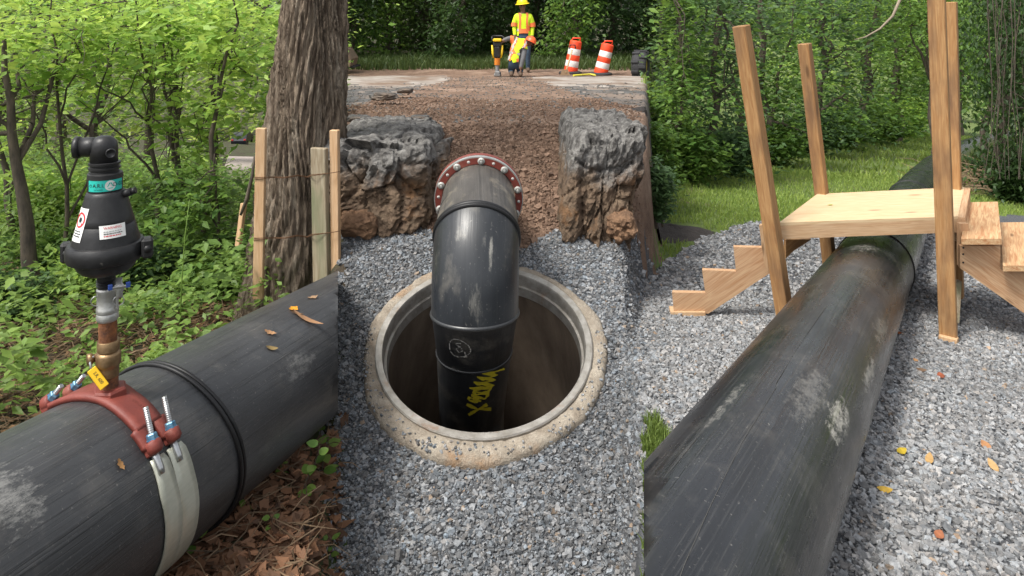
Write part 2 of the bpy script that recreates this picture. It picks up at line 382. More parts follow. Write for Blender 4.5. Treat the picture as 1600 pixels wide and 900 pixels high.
# ------------------------------------------------------------------ gravel stones and clods (nobody could count them)
CUBE = np.array([(x, y, z) for x in (-1, 1) for y in (-1, 1) for z in (-1, 1)], float)
CT = np.array([(0, 1, 3), (0, 3, 2), (4, 6, 7), (4, 7, 5), (0, 4, 5), (0, 5, 1), (2, 3, 7), (2, 7, 6), (0, 2, 6), (0, 6, 4), (1, 5, 7), (1, 7, 3)])
def rand_rot(n):
    q = rng.normal(size=(n, 4)); q /= np.linalg.norm(q, axis=1)[:, None]; w, x, y, z = q.T
    return np.stack([1 - 2 * (y * y + z * z), 2 * (x * y - z * w), 2 * (x * z + y * w), 2 * (x * y + z * w), 1 - 2 * (x * x + z * z), 2 * (y * z - x * w),
                     2 * (x * z - y * w), 2 * (y * z + x * w), 1 - 2 * (x * x + y * y)], 1).reshape(n, 3, 3)
def stones(name, P, size, cols, m, kind='stuff', parent=None, lo=.55, fl=.62, laid=.7):
    n = len(P); S = size[:, None] * rng.uniform(lo, 1.15, (n, 3)); S[:, 2] *= fl
    v = CUBE[None] * rng.uniform(.45, 1.0, (n, 8, 3)) * S[:, None, :] * .5
    R = rand_rot(n); lay = rng.uniform(size=n) < laid; th = rng.uniform(0, 6.28, n); z = np.stack([rng.normal(0, .3, n), rng.normal(0, .3, n), np.ones(n)], 1); z /= np.linalg.norm(z, axis=1)[:, None]
    x = np.stack([np.cos(th), np.sin(th), 0 * th], 1); x -= z * (x * z).sum(1)[:, None]; x /= np.linalg.norm(x, axis=1)[:, None]; R2 = np.stack([x, np.cross(z, x), z], 2); R[lay] = R2[lay]      # most pieces lie flat
    v = np.einsum('nij,nkj->nki', R, v) + P[:, None, :]
    T = CT[None] + (np.arange(n) * 8)[:, None, None]; c = np.repeat(cols, 8, axis=0)
    o = obj(name, mesh_np(name, v.reshape(-1, 3), T.reshape(-1, 3), m, col=c), parent)
    return tag(o, kind=kind)
def scatter(n, a0, a1, y0, y1, zid, density='area'):
    Y = np.sqrt(rng.uniform(y0 ** 2, y1 ** 2, n)); A = rng.uniform(a0, a1, n); X = A * Y; k = np.isin(zone(X, Y), zid); X, Y = X[k], Y[k]
    return np.stack([X, Y, height(X, Y)], 1)
def greys(n, lo, hi, tint=.06, p=1.0):
    g = lo + (hi - lo) * rng.uniform(0, 1, n) ** p; t = rng.normal(0, tint, n); c = np.stack([g * (1 + t), g, g * (1 - t * .9)], 1)
    w = rng.uniform(size=n) < .015; c[w] *= np.array([1.25, .95, .7]); return np.clip(c, .01, .9)
# dark blue-grey pad round the manhole
P = scatter(86000, A_L - .03, A_R + .03, 2.4, 5.6, [1]); Q_ = scatter(5200, A_L - .03, A_L + .004, 2.3, 4.6, [0]); Q_ = Q_[rng.uniform(size=len(Q_)) < np.exp((Q_[:, 0] / Q_[:, 1] - A_L) / .009)]; P = np.concatenate([P, Q_])
dm = np.hypot(P[:, 0] - MHC.x, (P[:, 1] - MHC.y) * math.hypot(1, MH_S)); P = P[dm > .63]; P[:, 2] += rng.uniform(-.004, .009, len(P))
tag(stones('gravel_stones', P, np.clip(rng.lognormal(-4.14, .38, len(P)), .007, .040), greys(len(P), .11, .37, .045, 1.15) * np.array([.97, 1, 1.035]) * (1 + .14 * vnoise(P[:, 0], P[:, 1], 2.3) + .1 * vnoise(P[:, 0], P[:, 1], 6.1))[:, None], M_STONE),
    'dark blue grey crushed stone around the manhole', 'gravel')
# pale path stones under the footbridge
P = np.concatenate([scatter(60000, A_R - .01, .80, 1.7, 5.2, [5]), scatter(24000, A_R - .01, .80, 5.2, 8.6, [5])])
P[:, 2] += rng.uniform(-.004, .008, len(P))
tag(stones('path_stones', P, np.clip(rng.lognormal(-4.02, .36, len(P)), .008, .042) * np.where(P[:, 1] > 5.2, 1.5, 1), greys(len(P), .17, .44, .03, 1.0) * (1 + .1 * vnoise(P[:, 0], P[:, 1], 1.9) + .08 * vnoise(P[:, 0], P[:, 1], 5.3))[:, None], M_STONE),
    'pale grey crushed stone under the wooden footbridge', 'gravel')
th = rng.uniform(np.pi * .95, np.pi * 2.05, 230); rr = rng.uniform(.61, .69, 230); Pc = np.array([tuple(MHC + basis(Vector((0, -MH_S, 1)), (1, 0, 0)) @ Vector((r * math.cos(t), r * math.sin(t), .044))) for r, t in zip(rr, th)])
tag(stones('spilled_stones', Pc, rng.uniform(.008, .022, len(Pc)), greys(len(Pc), .12, .4, .05), M_STONE), 'few stones spilled on the manhole collar', 'gravel')
# brown clods on the dirt face
P = scatter(38000, A_L, A_R, 4.3, 9.0, [2]); u = 800 + FPX * P[:, 0] / P[:, 1]
keep = rng.uniform(size=len(P)) < np.where(P[:, 1] < 6.4, 1.0, .22); P = P[keep]; P[:, 2] += .004
d = rng.uniform(.5, 1.0, (len(P), 1)) * np.array([.31, .2, .14]); 
CLOD = mat('dirt_clod', (.9, .9, .9), (.6, .6, .6), 40, .95, attr='col')
sz = rng.uniform(.008, .026, len(P)) * np.where(rng.uniform(size=len(P)) < .08, 2.2, 1) * np.where(P[:, 1] > 6.4, .8, 1)
tag(stones('dirt_clods', P, sz, d, CLOD, lo=.8, fl=1.0), 'loose red brown clods on the backfilled dirt slope', 'clods')
P = scatter(5200, A_L, A_R, 6.4, 17, [3, 3, 2])
tag(stones('road_rubble', P, rng.uniform(.012, .04, len(P)), greys(len(P), .07, .2, .1) * np.array([1.1, 1, .9]), CLOD), 'small rubble strewn over the torn up road', 'rubble')

# ------------------------------------------------------------------ foliage
def leaf_mesh(P, size, ca, cb, droop=.25, tilt=.55, wid=.5, mixv=None, bright=.25, axis=None):
    n = len(P); th = rng.uniform(0, 2 * np.pi, n)
    ax = np.stack([np.cos(th), np.sin(th), -droop + rng.normal(0, .3, n)], 1) if axis is None else axis
    ax /= np.linalg.norm(ax, axis=1)[:, None]
    nr = np.stack([rng.normal(0, tilt, n), rng.normal(0, tilt, n), np.ones(n)], 1); nr -= ax * (nr * ax).sum(1)[:, None]; nr /= np.linalg.norm(nr, axis=1)[:, None] + 1e-9
    sd = np.cross(ax, nr); L = (size * np.clip(rng.lognormal(-.1, .33, n), .4, 1.8))[:, None]; w = L * wid * .5
    b = P - ax * L * .3; tip = P + ax * L * .7; m = P + ax * L * .08 - nr * L * .07
    v = np.stack([b, m + sd * w + nr * L * .1, tip, m - sd * w + nr * L * .1], 1)
    T = np.array([(0, 1, 2), (0, 2, 3)])[None] + (np.arange(n) * 4)[:, None, None]
    t = (rng.uniform(0, 1, n) if mixv is None else np.clip(mixv + rng.normal(0, .18, n), 0, 1))[:, None]
    c = (np.array(ca) * (1 - t) + np.array(cb) * t) * rng.uniform(1 - bright, 1 + bright, (n, 1))
    return v.reshape(-1, 3), T.reshape(-1, 3), np.repeat(c, 4, axis=0)
def clumps(ncl, per, center, radii, spread, shell=.35, flat=.45):
    """clump centres in an ellipsoid, leaves gathered in flat sprays"""
    d = rng.normal(size=(ncl, 3)); d /= np.linalg.norm(d, axis=1)[:, None]; r = rng.uniform(shell, 1, ncl) ** .6
    r *= 1 + .22 * np.sin(d[:, 0] * 7 + center[0] * 3) * np.cos(d[:, 2] * 6 + d[:, 1] * 5)
    C = np.array(center) + d * r[:, None] * np.array(radii)
    off = rng.normal(size=(ncl, per, 3)) * np.array([1, 1, flat]) * spread
    return (C[:, None] + off).reshape(-1, 3), np.repeat(rng.uniform(0, 1, ncl), per)
def branch_pts(p0, p1, k=6, wob=.06, sag=0.0):
    p0, p1 = Vector(p0), Vector(p1); L = (p1 - p0).length; out = []
    for i in range(k + 1):
        t = i / k; j = Vector((random.gauss(0, 1), random.gauss(0, 1), random.gauss(0, .6))) * (wob * L * (0 if i in (0,) else .5))
        out.append(p0.lerp(p1, t) + j + Vector((0, 0, -sag * L * 4 * t * (1 - t))))
    return out
GREENS = dict(lime=((.37, .51, .105), (.18, .33, .06)), mid=((.15, .25, .045), (.07, .15, .03)), dark=((.028, .062, .016), (.05, .095, .026)), olive=((.10, .15, .04), (.06, .10, .03)), blue=((.055, .11, .04), (.085, .15, .055)))  # leaf colours carry light: lime raised for sunlit foliage, dark lowered for woodland shade
def tree(name, label, base, top, r0, crown, green, leaf, group=None, cat='tree', limbs=6, ncl=120, per=26, spread=.35, forks=0, bark=None, parts=True, droop=.25, wob=.03, flat=.45, shell=.35):
    """crown: list of (centre, radii); base/top Vectors"""
    base, top = Vector(base), Vector(top); root = empty(name, base, label, cat, group); bark = bark or M_BARKS
    b = MB(); tp = branch_pts(base - Vector((0, 0, .15)), top, 9, wob); H = (top - base).length
    b.tube(tp, [r0 * (1.25 if i == 0 else 1) * (1 - .75 * i / 9) for i in range(10)], 9, caps=False)
    for _ in range(limbs):
        c, rd = random.choice(crown); i = random.randint(2, 8)
        e = Vector(c) + Vector([random.uniform(-.7, .7) * q for q in rd])
        bp = branch_pts(tp[i], e, 6, .07, -.04); rr = r0 * (1 - .75 * i / 9) * .55
        b.tube(bp, [rr * (1 - .85 * k / 6) + .002 for k in range(7)], 6, caps=False)
        for _ in range(3):
            q = random.choice(bp[2:]); e2 = q + Vector((random.gauss(0, .3), random.gauss(0, .3), random.gauss(.1, .2))) * max(rd) * .8
            b.tube(branch_pts(q, e2, 4, .06), [rr * .35 * (1 - k / 5) + .0015 for k in range(5)], 5, caps=False)
    b.build('trunk', bark, root)
    Vs, Ts, Cs, n0 = [], [], [], 0; tot = sum(r[0] * r[1] * r[2] for _, r in crown)
    for c, rd in crown:
        k = max(6, int(ncl * rd[0] * rd[1] * rd[2] / tot)); P, mv = clumps(k, per, c, rd, spread, shell, flat)
        v, t, cc = leaf_mesh(P, leaf, *GREENS[green], mixv=mv, droop=droop); Vs.append(v); Ts.append(t + n0); Cs.append(cc); n0 += len(v)
    obj('crown', mesh_np('crown', np.concatenate(Vs), np.concatenate(Ts), M_LEAF, col=np.concatenate(Cs)), root)
    return root
def shrub(name, label, base, rad, h, green, leaf, n, group=None, spread=.12, per=14, cat='shrub', stems=7, flat=.6):
    base = Vector(base); root = empty(name, base, label, cat, group); b = MB()
    for _ in range(stems):
        th = random.uniform(0, 6.28); e = base + Vector((math.cos(th) * rad[0] * .6, math.sin(th) * rad[1] * .6, h * random.uniform(.5, .95)))
        b.tube(branch_pts(base + Vector((random.gauss(0, .05), random.gauss(0, .05), -.05)), e, 5, .07), [.012 * (1 - k / 7) for k in range(6)], 5, caps=False)
    b.build('stem', M_BARKS, root)
    P, mv = clumps(max(4, n // per), per, base + Vector((0, 0, h * .52)), (rad[0], rad[1], h * .5), spread, .25, flat)
    P[:, 2] = np.maximum(P[:, 2], base.z + .02)
    v, t, c = leaf_mesh(P, leaf, *GREENS[green], mixv=mv); obj('foliage', mesh_np('foliage', v, t, M_LEAF, col=c), root)
    return root
# ------------------------------------------------------------------ pipe bodies
def pipe_body(name, path, ups, r, m, root, wall=.09, n=64, cut0=None, cut1=None, s0=0.0, part='pipe_wall'):
    """path: centre points; cut0/cut1: (d, a) saw cut of the first/last ring in the upright plane X = a Y"""
    path = [Vector(p) for p in path]; k = len(path); V, UV = [], []; s = s0
    for ri, rad in enumerate((r, r * (1 - wall))):
        s = s0
        for i, p in enumerate(path):
            t = (path[min(i + 1, k - 1)] - path[max(i - 1, 0)]).normalized(); up = (ups - t * ups.dot(t)).normalized(); side = t.cross(up)
            if i: s += (p - path[i - 1]).length
            for j in range(n + 1):
                ph = -math.pi + 2 * math.pi * j / n; q = p + (up * math.cos(ph) + side * math.sin(ph)) * rad; ss = s
                for cut, sg in ((cut0, -1), (cut1, 1)):        # oblique saw cut: nothing is left beyond the plane X = a Y
                    if cut and (q.x - cut[1] * q.y) * sg > 0: d_, a_ = cut; tt = (a_ * q.y - q.x) / (d_.x - a_ * d_.y); q = q + d_ * tt; ss += tt
                V.append(q); UV.append((ss, ph * r, 0))
    Fc = []; w = n + 1
    for i in range(k - 1):
        for j in range(n):
            a = i * w + j; Fc.append((a, a + w, a + w + 1, a + 1)); b = (k + i) * w + j; Fc.append((b, b + 1, b + w + 1, b + w))
    for i in (0, k - 1):
        for j in range(n):
            a, b = i * w + j, (k + i) * w + j; q = (a, a + 1, b + 1, b); Fc.append(q if i == 0 else q[::-1])
    return obj(part, mesh_np(name, [tuple(v) for v in V], np.array(Fc), m, uv=UV, smooth=True), root)
def bead(root, c, t, r, w=.012, m=None, n=64, name='weld_bead', h=.008):
    b = MB(); b.lathe([(r - .004, -w), (r + h * .7, -w * .6), (r + h, 0), (r + h * .7, w * .6), (r - .004, w)], n, c, basis(t)); return b.build(name, m, root)
BLACKP = mat('black_plastic', (.011, .011, .012), (.022, .022, .023), 14, .42, bump=.12, bscale=60, c3=(.16, .15, .13), c3scale=26, c3ramp=(.66, .8))
SEAM = mat('black_rubber', (.012, .012, .013), None, rough=.45)
STEEL = mat('bright_steel', (.55, .56, .56), (.38, .38, .38), 25, .32, .9)
ZINC = mat('cast_aluminium', (.55, .55, .53), (.42, .42, .40), 30, .42, .75, bump=.2, bscale=90)
BLUEN = mat('blue_coated_nut', (.05, .16, .28), (.18, .32, .42), 60, .4, .5)
RUST = mat('rusty_steel', (.23, .085, .03), (.08, .035, .02), 40, .85, bump=.5, bscale=120, c3=(.35, .15, .05), c3scale=18, c3ramp=(.55, .7))
BRASS = mat('bronze', (.30, .20, .105), (.2, .125, .065), 35, .42, .75, bump=.2, bscale=80)
REDP = mat('oxide_red_paint', (.20, .045, .032), (.15, .033, .025), 16, .55, bump=.2, bscale=50, c3=(.27, .1, .07), c3scale=9, c3ramp=(.6, .75))
STRAP = mat('brushed_stainless', (.60, .60, .51), (.50, .51, .42), 12, .42, .45, stretch=(1, 1, 6))
YEL = mat('yellow_vinyl', (.72, .44, .015), None, rough=.4); TEAL = mat('teal_label', (.03, .5, .42), (.025, .42, .36), 60, .4)
WHITEL = mat('white_label', (.78, .78, .76), (.68, .68, .66), 30, .5); BLK = mat('black_print', (.015, .015, .015), None, rough=.6)
REDL = mat('red_print', (.55, .03, .04), None, rough=.5); BLUEP = mat('blue_plastic', (.03, .07, .28), None, rough=.45); GREYL = mat('grey_print', (.35, .35, .35), None, rough=.6)

# ---- left pipe
LP = empty('large_pipe', pt(DL, CL, RL, 2.3, math.pi), 'large scuffed black plastic pipe lying by the big tree trunk', 'pipe')
ML = pipe_mat('pipe_scuffed', base=(.03, .031, .033), rough=.44, wear=.8, dustamt=.35, spot=[(1.62, .16, .16, .2, .3), (2.9, .3, .25, .1, .2)])
ACUT = (528 - 800) / FPX
pipe_body('large_pipe', [CL + DL * (s) for s in np.linspace(.3, 4.7, 56)], UL, RL, ML, LP, cut1=(DL, ACUT), s0=.3)

def on_left(px, py, lift=0.0): s, ph = pipe_hit(px, py, DL, CL, RL); return pt(DL, CL, RL + lift, s, ph), s, ph
# ---- cable looped twice round the pipe
for k, dk in enumerate((0, .02)):
    phs = np.radians([-175, -100, -60, -27, 20, 41, 73, 97, 122, 140, 170]); ss = np.array([2.47, 2.44, 2.42, 2.39, 2.34, 2.35, 2.39, 2.43, 2.46, 2.47, 2.47]) + .0
    fine = np.linspace(phs[0], phs[-1], 60); sf = np.interp(fine, phs, ss); sf = np.convolve(np.pad(sf, 4, 'edge'), np.ones(9) / 9, 'valid')
    b = MB(); b.tube([pt(DL, CL, RL + .006, s + dk * (1 if p > -.6 else .6), p) for s, p in zip(sf, fine)], .0075, 8)
    o = b.build('cable', SEAM); tag(o, ('black cable looped round the left pipe, strand nearer the saddle clamp', 'black cable looped round the left pipe, strand farther from the saddle clamp')[k], 'cable', 'cable strands round the left pipe')

# ---- saddle clamp
SC = empty('saddle_clamp', pt(DL, CL, RL, 2.09, .1), 'oxide red saddle clamp strapped round the left pipe', 'clamp')
def slo(p): return np.interp(p, np.radians([-35, 5, 24, 50]), [2.055, 2.045, 2.03, 2.02])
def shi(p): return np.interp(p, np.radians([-35, -5, 15, 50]), [2.20, 2.185, 2.145, 2.12])
def strip(name, parent, m, lo, hi, p0, p1, r0, r1, n=40, ns=4, waist=None):
    vs, fs = [], []; ps = np.linspace(p0, p1, n)
    for r in (r0, r1):
        for p in ps:
            a, c = lo(p), hi(p)
            for j in range(ns + 1): vs.append(pt(DL, CL, r, a + (c - a) * j / ns, p))
    w = ns + 1; B = n * w
    for i in range(n - 1):
        for j in range(ns):
            a = i * w + j; fs += [(B + a, B + a + 1, B + a + w + 1, B + a + w), (a, a + w, a + w + 1, a + 1)]
        a = i * w; fs += [(a, B + a, B + a + w, a + w), (a + ns, a + ns + w, B + a + ns + w, B + a + ns)]
    for j in range(ns): fs += [(j, j + 1, B + j + 1, B + j)]; a = (n - 1) * w + j; fs += [(a, B + a, B + a + 1, a + 1)]
    b = MB(); b.add(vs, fs, True); return b.build(name, m, parent)
body = strip('saddle_body', SC, REDP, slo, shi, math.radians(-36), math.radians(38), RL + .001, RL + .019)
for k in (0, 1):     # forked ends, each carrying a lug
    mid = (2.036, 2.118)[k]; strip('fork', body, REDP, lambda p, m=mid: m - .025, lambda p, m=mid: m + .025, math.radians(37), math.radians(49), RL + .001, RL + .018, 8, 2)
LUGS = []
for sgn, ph0 in ((1, 50), (-1, -33)):
    for k, s in enumerate((2.036, 2.118) if sgn > 0 else (2.075, 2.165)):
        p = math.radians(ph0); c = pt(DL, CL, RL + .022, s, p); rad = (c - (CL + DL * s)).normalized(); tan = DL.cross(rad) * (-1 if sgn > 0 else 1)
        tan = tan if tan.z > 0 else -tan                       # bolt leaves the lug uphill along the pipe's skin
        R = basis(tan, DL); b = MB(); b.lathe([(0, -.02), (.014, -.02), (.023, -.012), (.025, .012), (.02, .019), (0, .019)], 14, c, R); b.box(c - rad * .014, .042, .02, .034, R, .004)
        b.build('bolt_lug', REDP, SC); ax = (tan + rad * .35).normalized(); R2 = basis(ax, DL)
        L0, L1 = (-.075, .115) if sgn > 0 else (-.03, .07); bo = MB(); bo.tube([c + ax * L0, c + ax * L1], .0075, 12)
        for q in np.arange(L0 + .01, L1, .006): bo.lathe([(.0075, q - .0018), (.0086, q), (.0075, q + .0018)], 12, c, R2)
        bolt = bo.build('bolt', STEEL, SC)
        nb = MB(); nb.lathe([(0, .019), (.018, .019), (.018, .023), (.0155, .0235), (.0155, .036), (.013, .039), (0, .039)], 6, c, R2, smooth=False); nb.build('nut', BLUEN, bolt)
for k, (a, c) in enumerate(((2.02, 2.085), (2.092, 2.165))):    # stainless straps
    f = lambda p, q=a: q + np.interp(p, np.radians([56, 75, 100, 130, 200]), [0, 0, .028, .065, .09])
    g = lambda p, q=c: q + np.interp(p, np.radians([54, 58, 75, 100, 130, 200]), [-.014, 0, .008, .035, .075, .1])
    st = strip('strap', SC, STRAP, f, g, math.radians(55), math.radians(205), RL + .002, RL + .007, 40, 3)
    s = (2.036, 2.118)[k]; b = MB(); b.tube([pt(DL, CL, RL + .012, s, math.radians(x)) for x in (51, 56, 61, 64)], [.011, .0115, .011, .009], 12); b.build('stud_weld', STEEL, st)

# ---- air valve stack: lathe from photo rows
AVB = pt(DL, CL, RL, 2.10, math.radians(4)); AY = AVB.y; kz = AY / FPX; cz = math.cos(math.atan2(-AVB.x, AVB.y))
vdir = Vector((AVB.x, AVB.y, 0)).normalized(); vright = Vector((vdir.y, -vdir.x, 0))
def rowz(py): return CAMZ - (py - HOR) * kz
def axis_c(px, py): return Vector(((px - 800) / FPX * AY, AY, rowz(py)))
def stackl(rows, px, n=40): return [(h * kz * cz, rowz(y) - rowz(400)) for y, h in rows][::-1], n, axis_c(px, 400)
def lrow(name, m, parent, rows, px, n=40, smooth=True):
    p, n, c = stackl(rows, px, n); b = MB(); b.lathe([(0, p[0][1])] + p + [(0, p[-1][1])], n, c, smooth=smooth); o = b.build(name, m, parent)
    return o
def edge_split(o, ang=35):
    o.modifiers.new('split', 'EDGE_SPLIT').split_angle = math.radians(ang); return o
AV = empty('air_valve', AVB, 'black cone shaped air valve on a stack of fittings above the left pipe', 'valve')
base_hex = edge_split(lrow('hex_base', REDP, AV, [(604, 26), (607, 29), (634, 31), (645, 31)], 172, 6, False))
edge_split(lrow('lower_nipple', RUST, AV, [(575, 14.5), (608, 14.5), (614, 16), (618, 17)], 171))
bv = edge_split(lrow('ball_valve', BRASS, AV, [(531, 17), (533, 18.5), (546, 18.5), (548, 16), (550, 19), (553, 20.5), (566, 20.5), (569, 19.5), (572, 17.5), (574, 17.5), (586, 17), (588, 15)], 169.5, 32))
b = MB(); R = basis(-vright * .9 - vdir * .2); c = axis_c(152, 558); b.lathe([(0, -.01), (.016, -.01), (.016, .012), (.012, .014), (.012, .024), (.017, .026), (.017, .04), (0, .04)], 16, c - R @ Vector((0, 0, .012)), R); b.build('stem', BRASS, bv)
b = MB(); h0 = axis_c(140, 556) - vdir * .02; h1 = axis_c(143, 567) - vdir * .045; h2 = axis_c(164, 594) - vdir * .05; b.tube([axis_c(148, 553) - vdir * .02, h0, h1], .0042, 8); b.build('handle_rod', STEEL, bv)
hx = (h2 - h1).normalized(); hn = (-vdir * .8 + vright * .1 + Vector((0, 0, .5))); R = basis(hn - hx * hn.dot(hx), hx); b = MB(); b.box((h1 + h2) / 2, (h2 - h1).length, .027, .009, R, .004); hd = b.build('handle', YEL, bv)
edge_split(lrow('upper_nipple', RUST, AV, [(498, 15), (534, 15)], 168.5))
cl = edge_split(lrow('cam_lock_coupling', ZINC, AV, [(449, 16), (451, 18), (456, 18), (458, 17), (478, 17), (480, 18.3), (486, 18.3), (488, 17), (491, 18.2), (496, 18.2), (498, 17.5), (500, 16)], 168))
for sx in (-1, 1):
    b = MB(); c = axis_c(168 + sx * 15, 466) - vdir * .012; b.box(c, .008, .014, .055, basis(Vector((0, 0, 1)), vright), .003); b.build('cam_arm', ZINC, cl)
    b = MB(); c2 = c + vright * (-.004 * sx * -1) - vdir * .012; R = basis(vdir, vright); ring = [c2 + R @ Vector((math.cos(t) * .015, math.sin(t) * .015, 0)) for t in np.linspace(0, 6.28, 20)]; b.tube(ring, .0016, 6, caps=False); b.build('pull_ring', STEEL, cl)
edge_split(lrow('threaded_neck', BLACKP, AV, [(425, 16), (436, 15), (437, 16.5), (439, 14), (441, 16.5), (443, 14), (445, 16.5), (447, 14), (450, 14)], 166))
bowl = edge_split(lrow('lower_bowl', BLACKP, AV, [(400, 52), (408, 50.5), (415, 47), (421, 41), (425, 32), (427, 20)], 166, 64), 40)
fl = edge_split(lrow('clamp_ring', BLACKP, AV, [(376, 55), (377, 60), (381, 63), (387, 64.5), (397, 64.5), (402, 62), (405, 54)], 166, 64), 40)
for (x, y, dx) in ((104, 394, -1), (230, 386, 1)):
    b = MB(); b.box(axis_c(x, y) + vdir * .0, .034, .042, .062, basis(Vector((0, 0, 1)), vright), .008); ear = b.build('ear', BLACKP, fl)
    b = MB(); b.lathe([(0, -.028), (.012, -.028), (.012, -.02), (0, -.02)], 6, axis_c(x, y), basis(vdir)); b.build('ear_bolt', SEAM, ear)
edge_split(lrow('cone_body', BLACKP, AV, [(297, 29), (299, 31.5), (304, 33.5), (320, 38), (337, 43), (346, 46), (347, 45.4), (348, 46.4), (362, 51), (372, 54), (380, 56)], 166, 64), 50)
bandp = edge_split(lrow('neck_band', BLACKP, AV, [(268, 25), (270, 28.5), (277, 29), (278, 28), (298, 28), (299, 30)], 164.5, 48))
thr = edge_split(lrow('threaded_collar', BLACKP, AV, [(252, 22), (253, 25.8), (256, 25.8), (257, 23), (259, 23), (260, 25.8), (263, 25.8), (264, 23), (266, 23), (267, 25), (270, 25)], 163.5, 48))
dome = lrow('outlet_elbow', BLACKP, AV, [(212, 6), (213, 11), (216, 16), (220, 19.5), (226, 22), (232, 22.6), (254, 22.6)], 162.5, 48)
b = MB(); e0 = axis_c(160, 229); od = (-vright * .93 + vdir * .28).normalized(); ro = .029; b.tube([e0, e0 + od * .065], .030, 28); b.lathe([(.030, 0), (.034, .002), (.034, .016), (.024, .017), (.022, -.01), (0, -.01)], 28, e0 + od * .062, basis(od)); b.build('outlet_spigot', BLACKP, dome)
b = MB(); c = axis_c(173, 236) - vdir * .041; b.lathe([(.010, -.004), (.0145, -.004), (.0145, .006), (.0115, .007), (.0105, .003), (0, .002)], 24, c, basis(-vdir)); b.build('plug', BLACKP, dome)
b = MB(); c = axis_c(196, 302); nd = (vright * .9 + Vector((0, 0, .28)) - vdir * .3).normalized(); b.tube([c - nd * .01, c + nd * .018], .0125, 16); b.tube([c + nd * .018, c + nd * .032], .010, 16); b.build('vent_nozzle', BLACKP, AV)
# small drain cock under the clamp ring
dc = MB(); c = axis_c(186, 440) - vdir * .055; dc.lathe([(0, -.03), (.010, -.03), (.010, -.012), (.013, -.01), (.013, .008), (.009, .01), (.009, .028), (0, .028)], 18, c, basis(Vector((0, 0, 1)) + vdir * .5)); dcb = dc.build('drain_cock', ZINC, AV)
b = MB(); c2 = c - vdir * .018 + Vector((0, 0, .006)); b.box(c2, .05, .006, .008, basis(Vector((0, 0, 1)), vright), .002); b.build('lever', STEEL, dcb)
for sx in (-1, 1): b = MB(); b.box(c2 + vright * .024 * sx + Vector((0, 0, .004)), .013, .009, .017, basis(Vector((0, 0, 1)), vright), .003); b.build('lever_tip', BLUEP, dcb)

# wrapped labels and lettering
def text_mesh(txt, size, align='CENTER'):
    cu = bpy.data.curves.new('lettering', 'FONT'); cu.body = txt; cu.size = size; cu.align_x = align; cu.align_y = 'CENTER'; cu.resolution_u = 3
    o = bpy.data.objects.new('lettering', cu); COL.objects.link(o); dg = bpy.context.evaluated_depsgraph_get(); me = bpy.data.meshes.new_from_object(o.evaluated_get(dg))
    bpy.data.objects.remove(o); v = np.array([q.co[:] for q in me.vertices]).reshape(-1, 3); f = [tuple(p.vertices) for p in me.polygons]; bpy.data.meshes.remove(me); return v, f
def wrap_cone(xy, px, prof, th0, lift=.0):
    """xy in metres (x round the body, y height above row y0) -> points on the lathe surface; prof(z)->radius"""
    out = []
    for x, z in xy:
        r = prof(z) + lift; c = Vector(((px - 800) / FPX * AY, AY, z)); th = th0 + x / r; out.append(c + (-vdir * math.cos(th) + vright * math.sin(th)) * r)
    return out
def cone_r(z): ys = [297, 304, 320, 337, 348, 362, 372, 380]; hs = [30, 33.5, 38, 43, 46.4, 51, 54, 56]; return float(np.interp(HOR + (CAMZ - z) / kz, ys, hs)) * kz * cz
def band_r(z): return 28 * kz * cz
def patch(name, m, parent, px, prof, th0, z0, w, h, lift, nx=16, nz=3):
    b = MB(); g = [wrap_cone([(-w / 2 + w * i / nx, z0 - h / 2 + h * j / nz) for i in range(nx + 1)], px, prof, th0, lift) for j in range(nz + 1)]
    vs = [p for row in g for p in row]; fs = [(j * (nx + 1) + i, j * (nx + 1) + i + 1, (j + 1) * (nx + 1) + i + 1, (j + 1) * (nx + 1) + i) for j in range(nz) for i in range(nx)]
    b.add(vs, fs, True); return b.build(name, m, parent)
def write(txt, size, m, parent, px, prof, th0, x0, z0, lift, align='CENTER', name='lettering', sx=1.0):
    v, f = text_mesh(txt, size, align); b = MB(); b.add(wrap_cone([(x0 + q[0] * sx, z0 + q[1]) for q in v], px, prof, th0, lift), f); return b.build(name, m, parent)
def disc(m, parent, px, prof, th0, x0, z0, r0, r1, lift, n=28, a0=0., a1=2 * math.pi, name='emblem'):
    vs = []; t = [a0 + (a1 - a0) * i / n for i in range(n + 1)]
    vs = wrap_cone([(x0 + r1 * math.cos(q), z0 + r1 * math.sin(q)) for q in t] + [(x0 + r0 * math.cos(q), z0 + r0 * math.sin(q)) for q in t], px, prof, th0, lift)
    b = MB(); b.add(vs, [(i, i + 1, n + 2 + i, n + 1 + i) for i in range(n)]); return b.build(name, m, parent)
def poly(m, parent, px, prof, th0, pts, lift, name='emblem'):
    b = MB(); b.add(wrap_cone(pts, px, prof, th0, lift), [tuple(range(len(pts)))]); return b.build(name, m, parent)
def dash(parent, a, z0, rows, step, h, w, mats):
    """lines of print too small to read: broken strokes"""
    for i in range(rows):
        x = -w / 2; b = MB()
        while x < w / 2 - .003:
            l = random.uniform(.003, .008); l = min(l, w / 2 - x); b.add(wrap_cone([(x, z0 - i * step - h / 2), (x + l, z0 - i * step - h / 2), (x + l, z0 - i * step + h / 2), (x, z0 - i * step + h / 2)], a[0], a[1], a[2], .0024), [(0, 1, 2, 3)]); x += l + .0016
        b.build('lettering', mats[i], parent)
zb = rowz(285.5); hb = 17.5 * kz; bl = patch('brand_band', TEAL, bandp, 164.5, band_r, .03, zb, .112, hb, .0012, 28)
a_ = (164.5, band_r, .03)
write('A.R.I.', .0165, BLK, bl, *a_, -.0215, zb + .001, .002, sx=.95); write('by Aquestia', .0055, BLK, bl, *a_, -.021, zb - .011, .002)
write('D-025', .0165, BLK, bl, *a_, .042, zb + .001, .002)
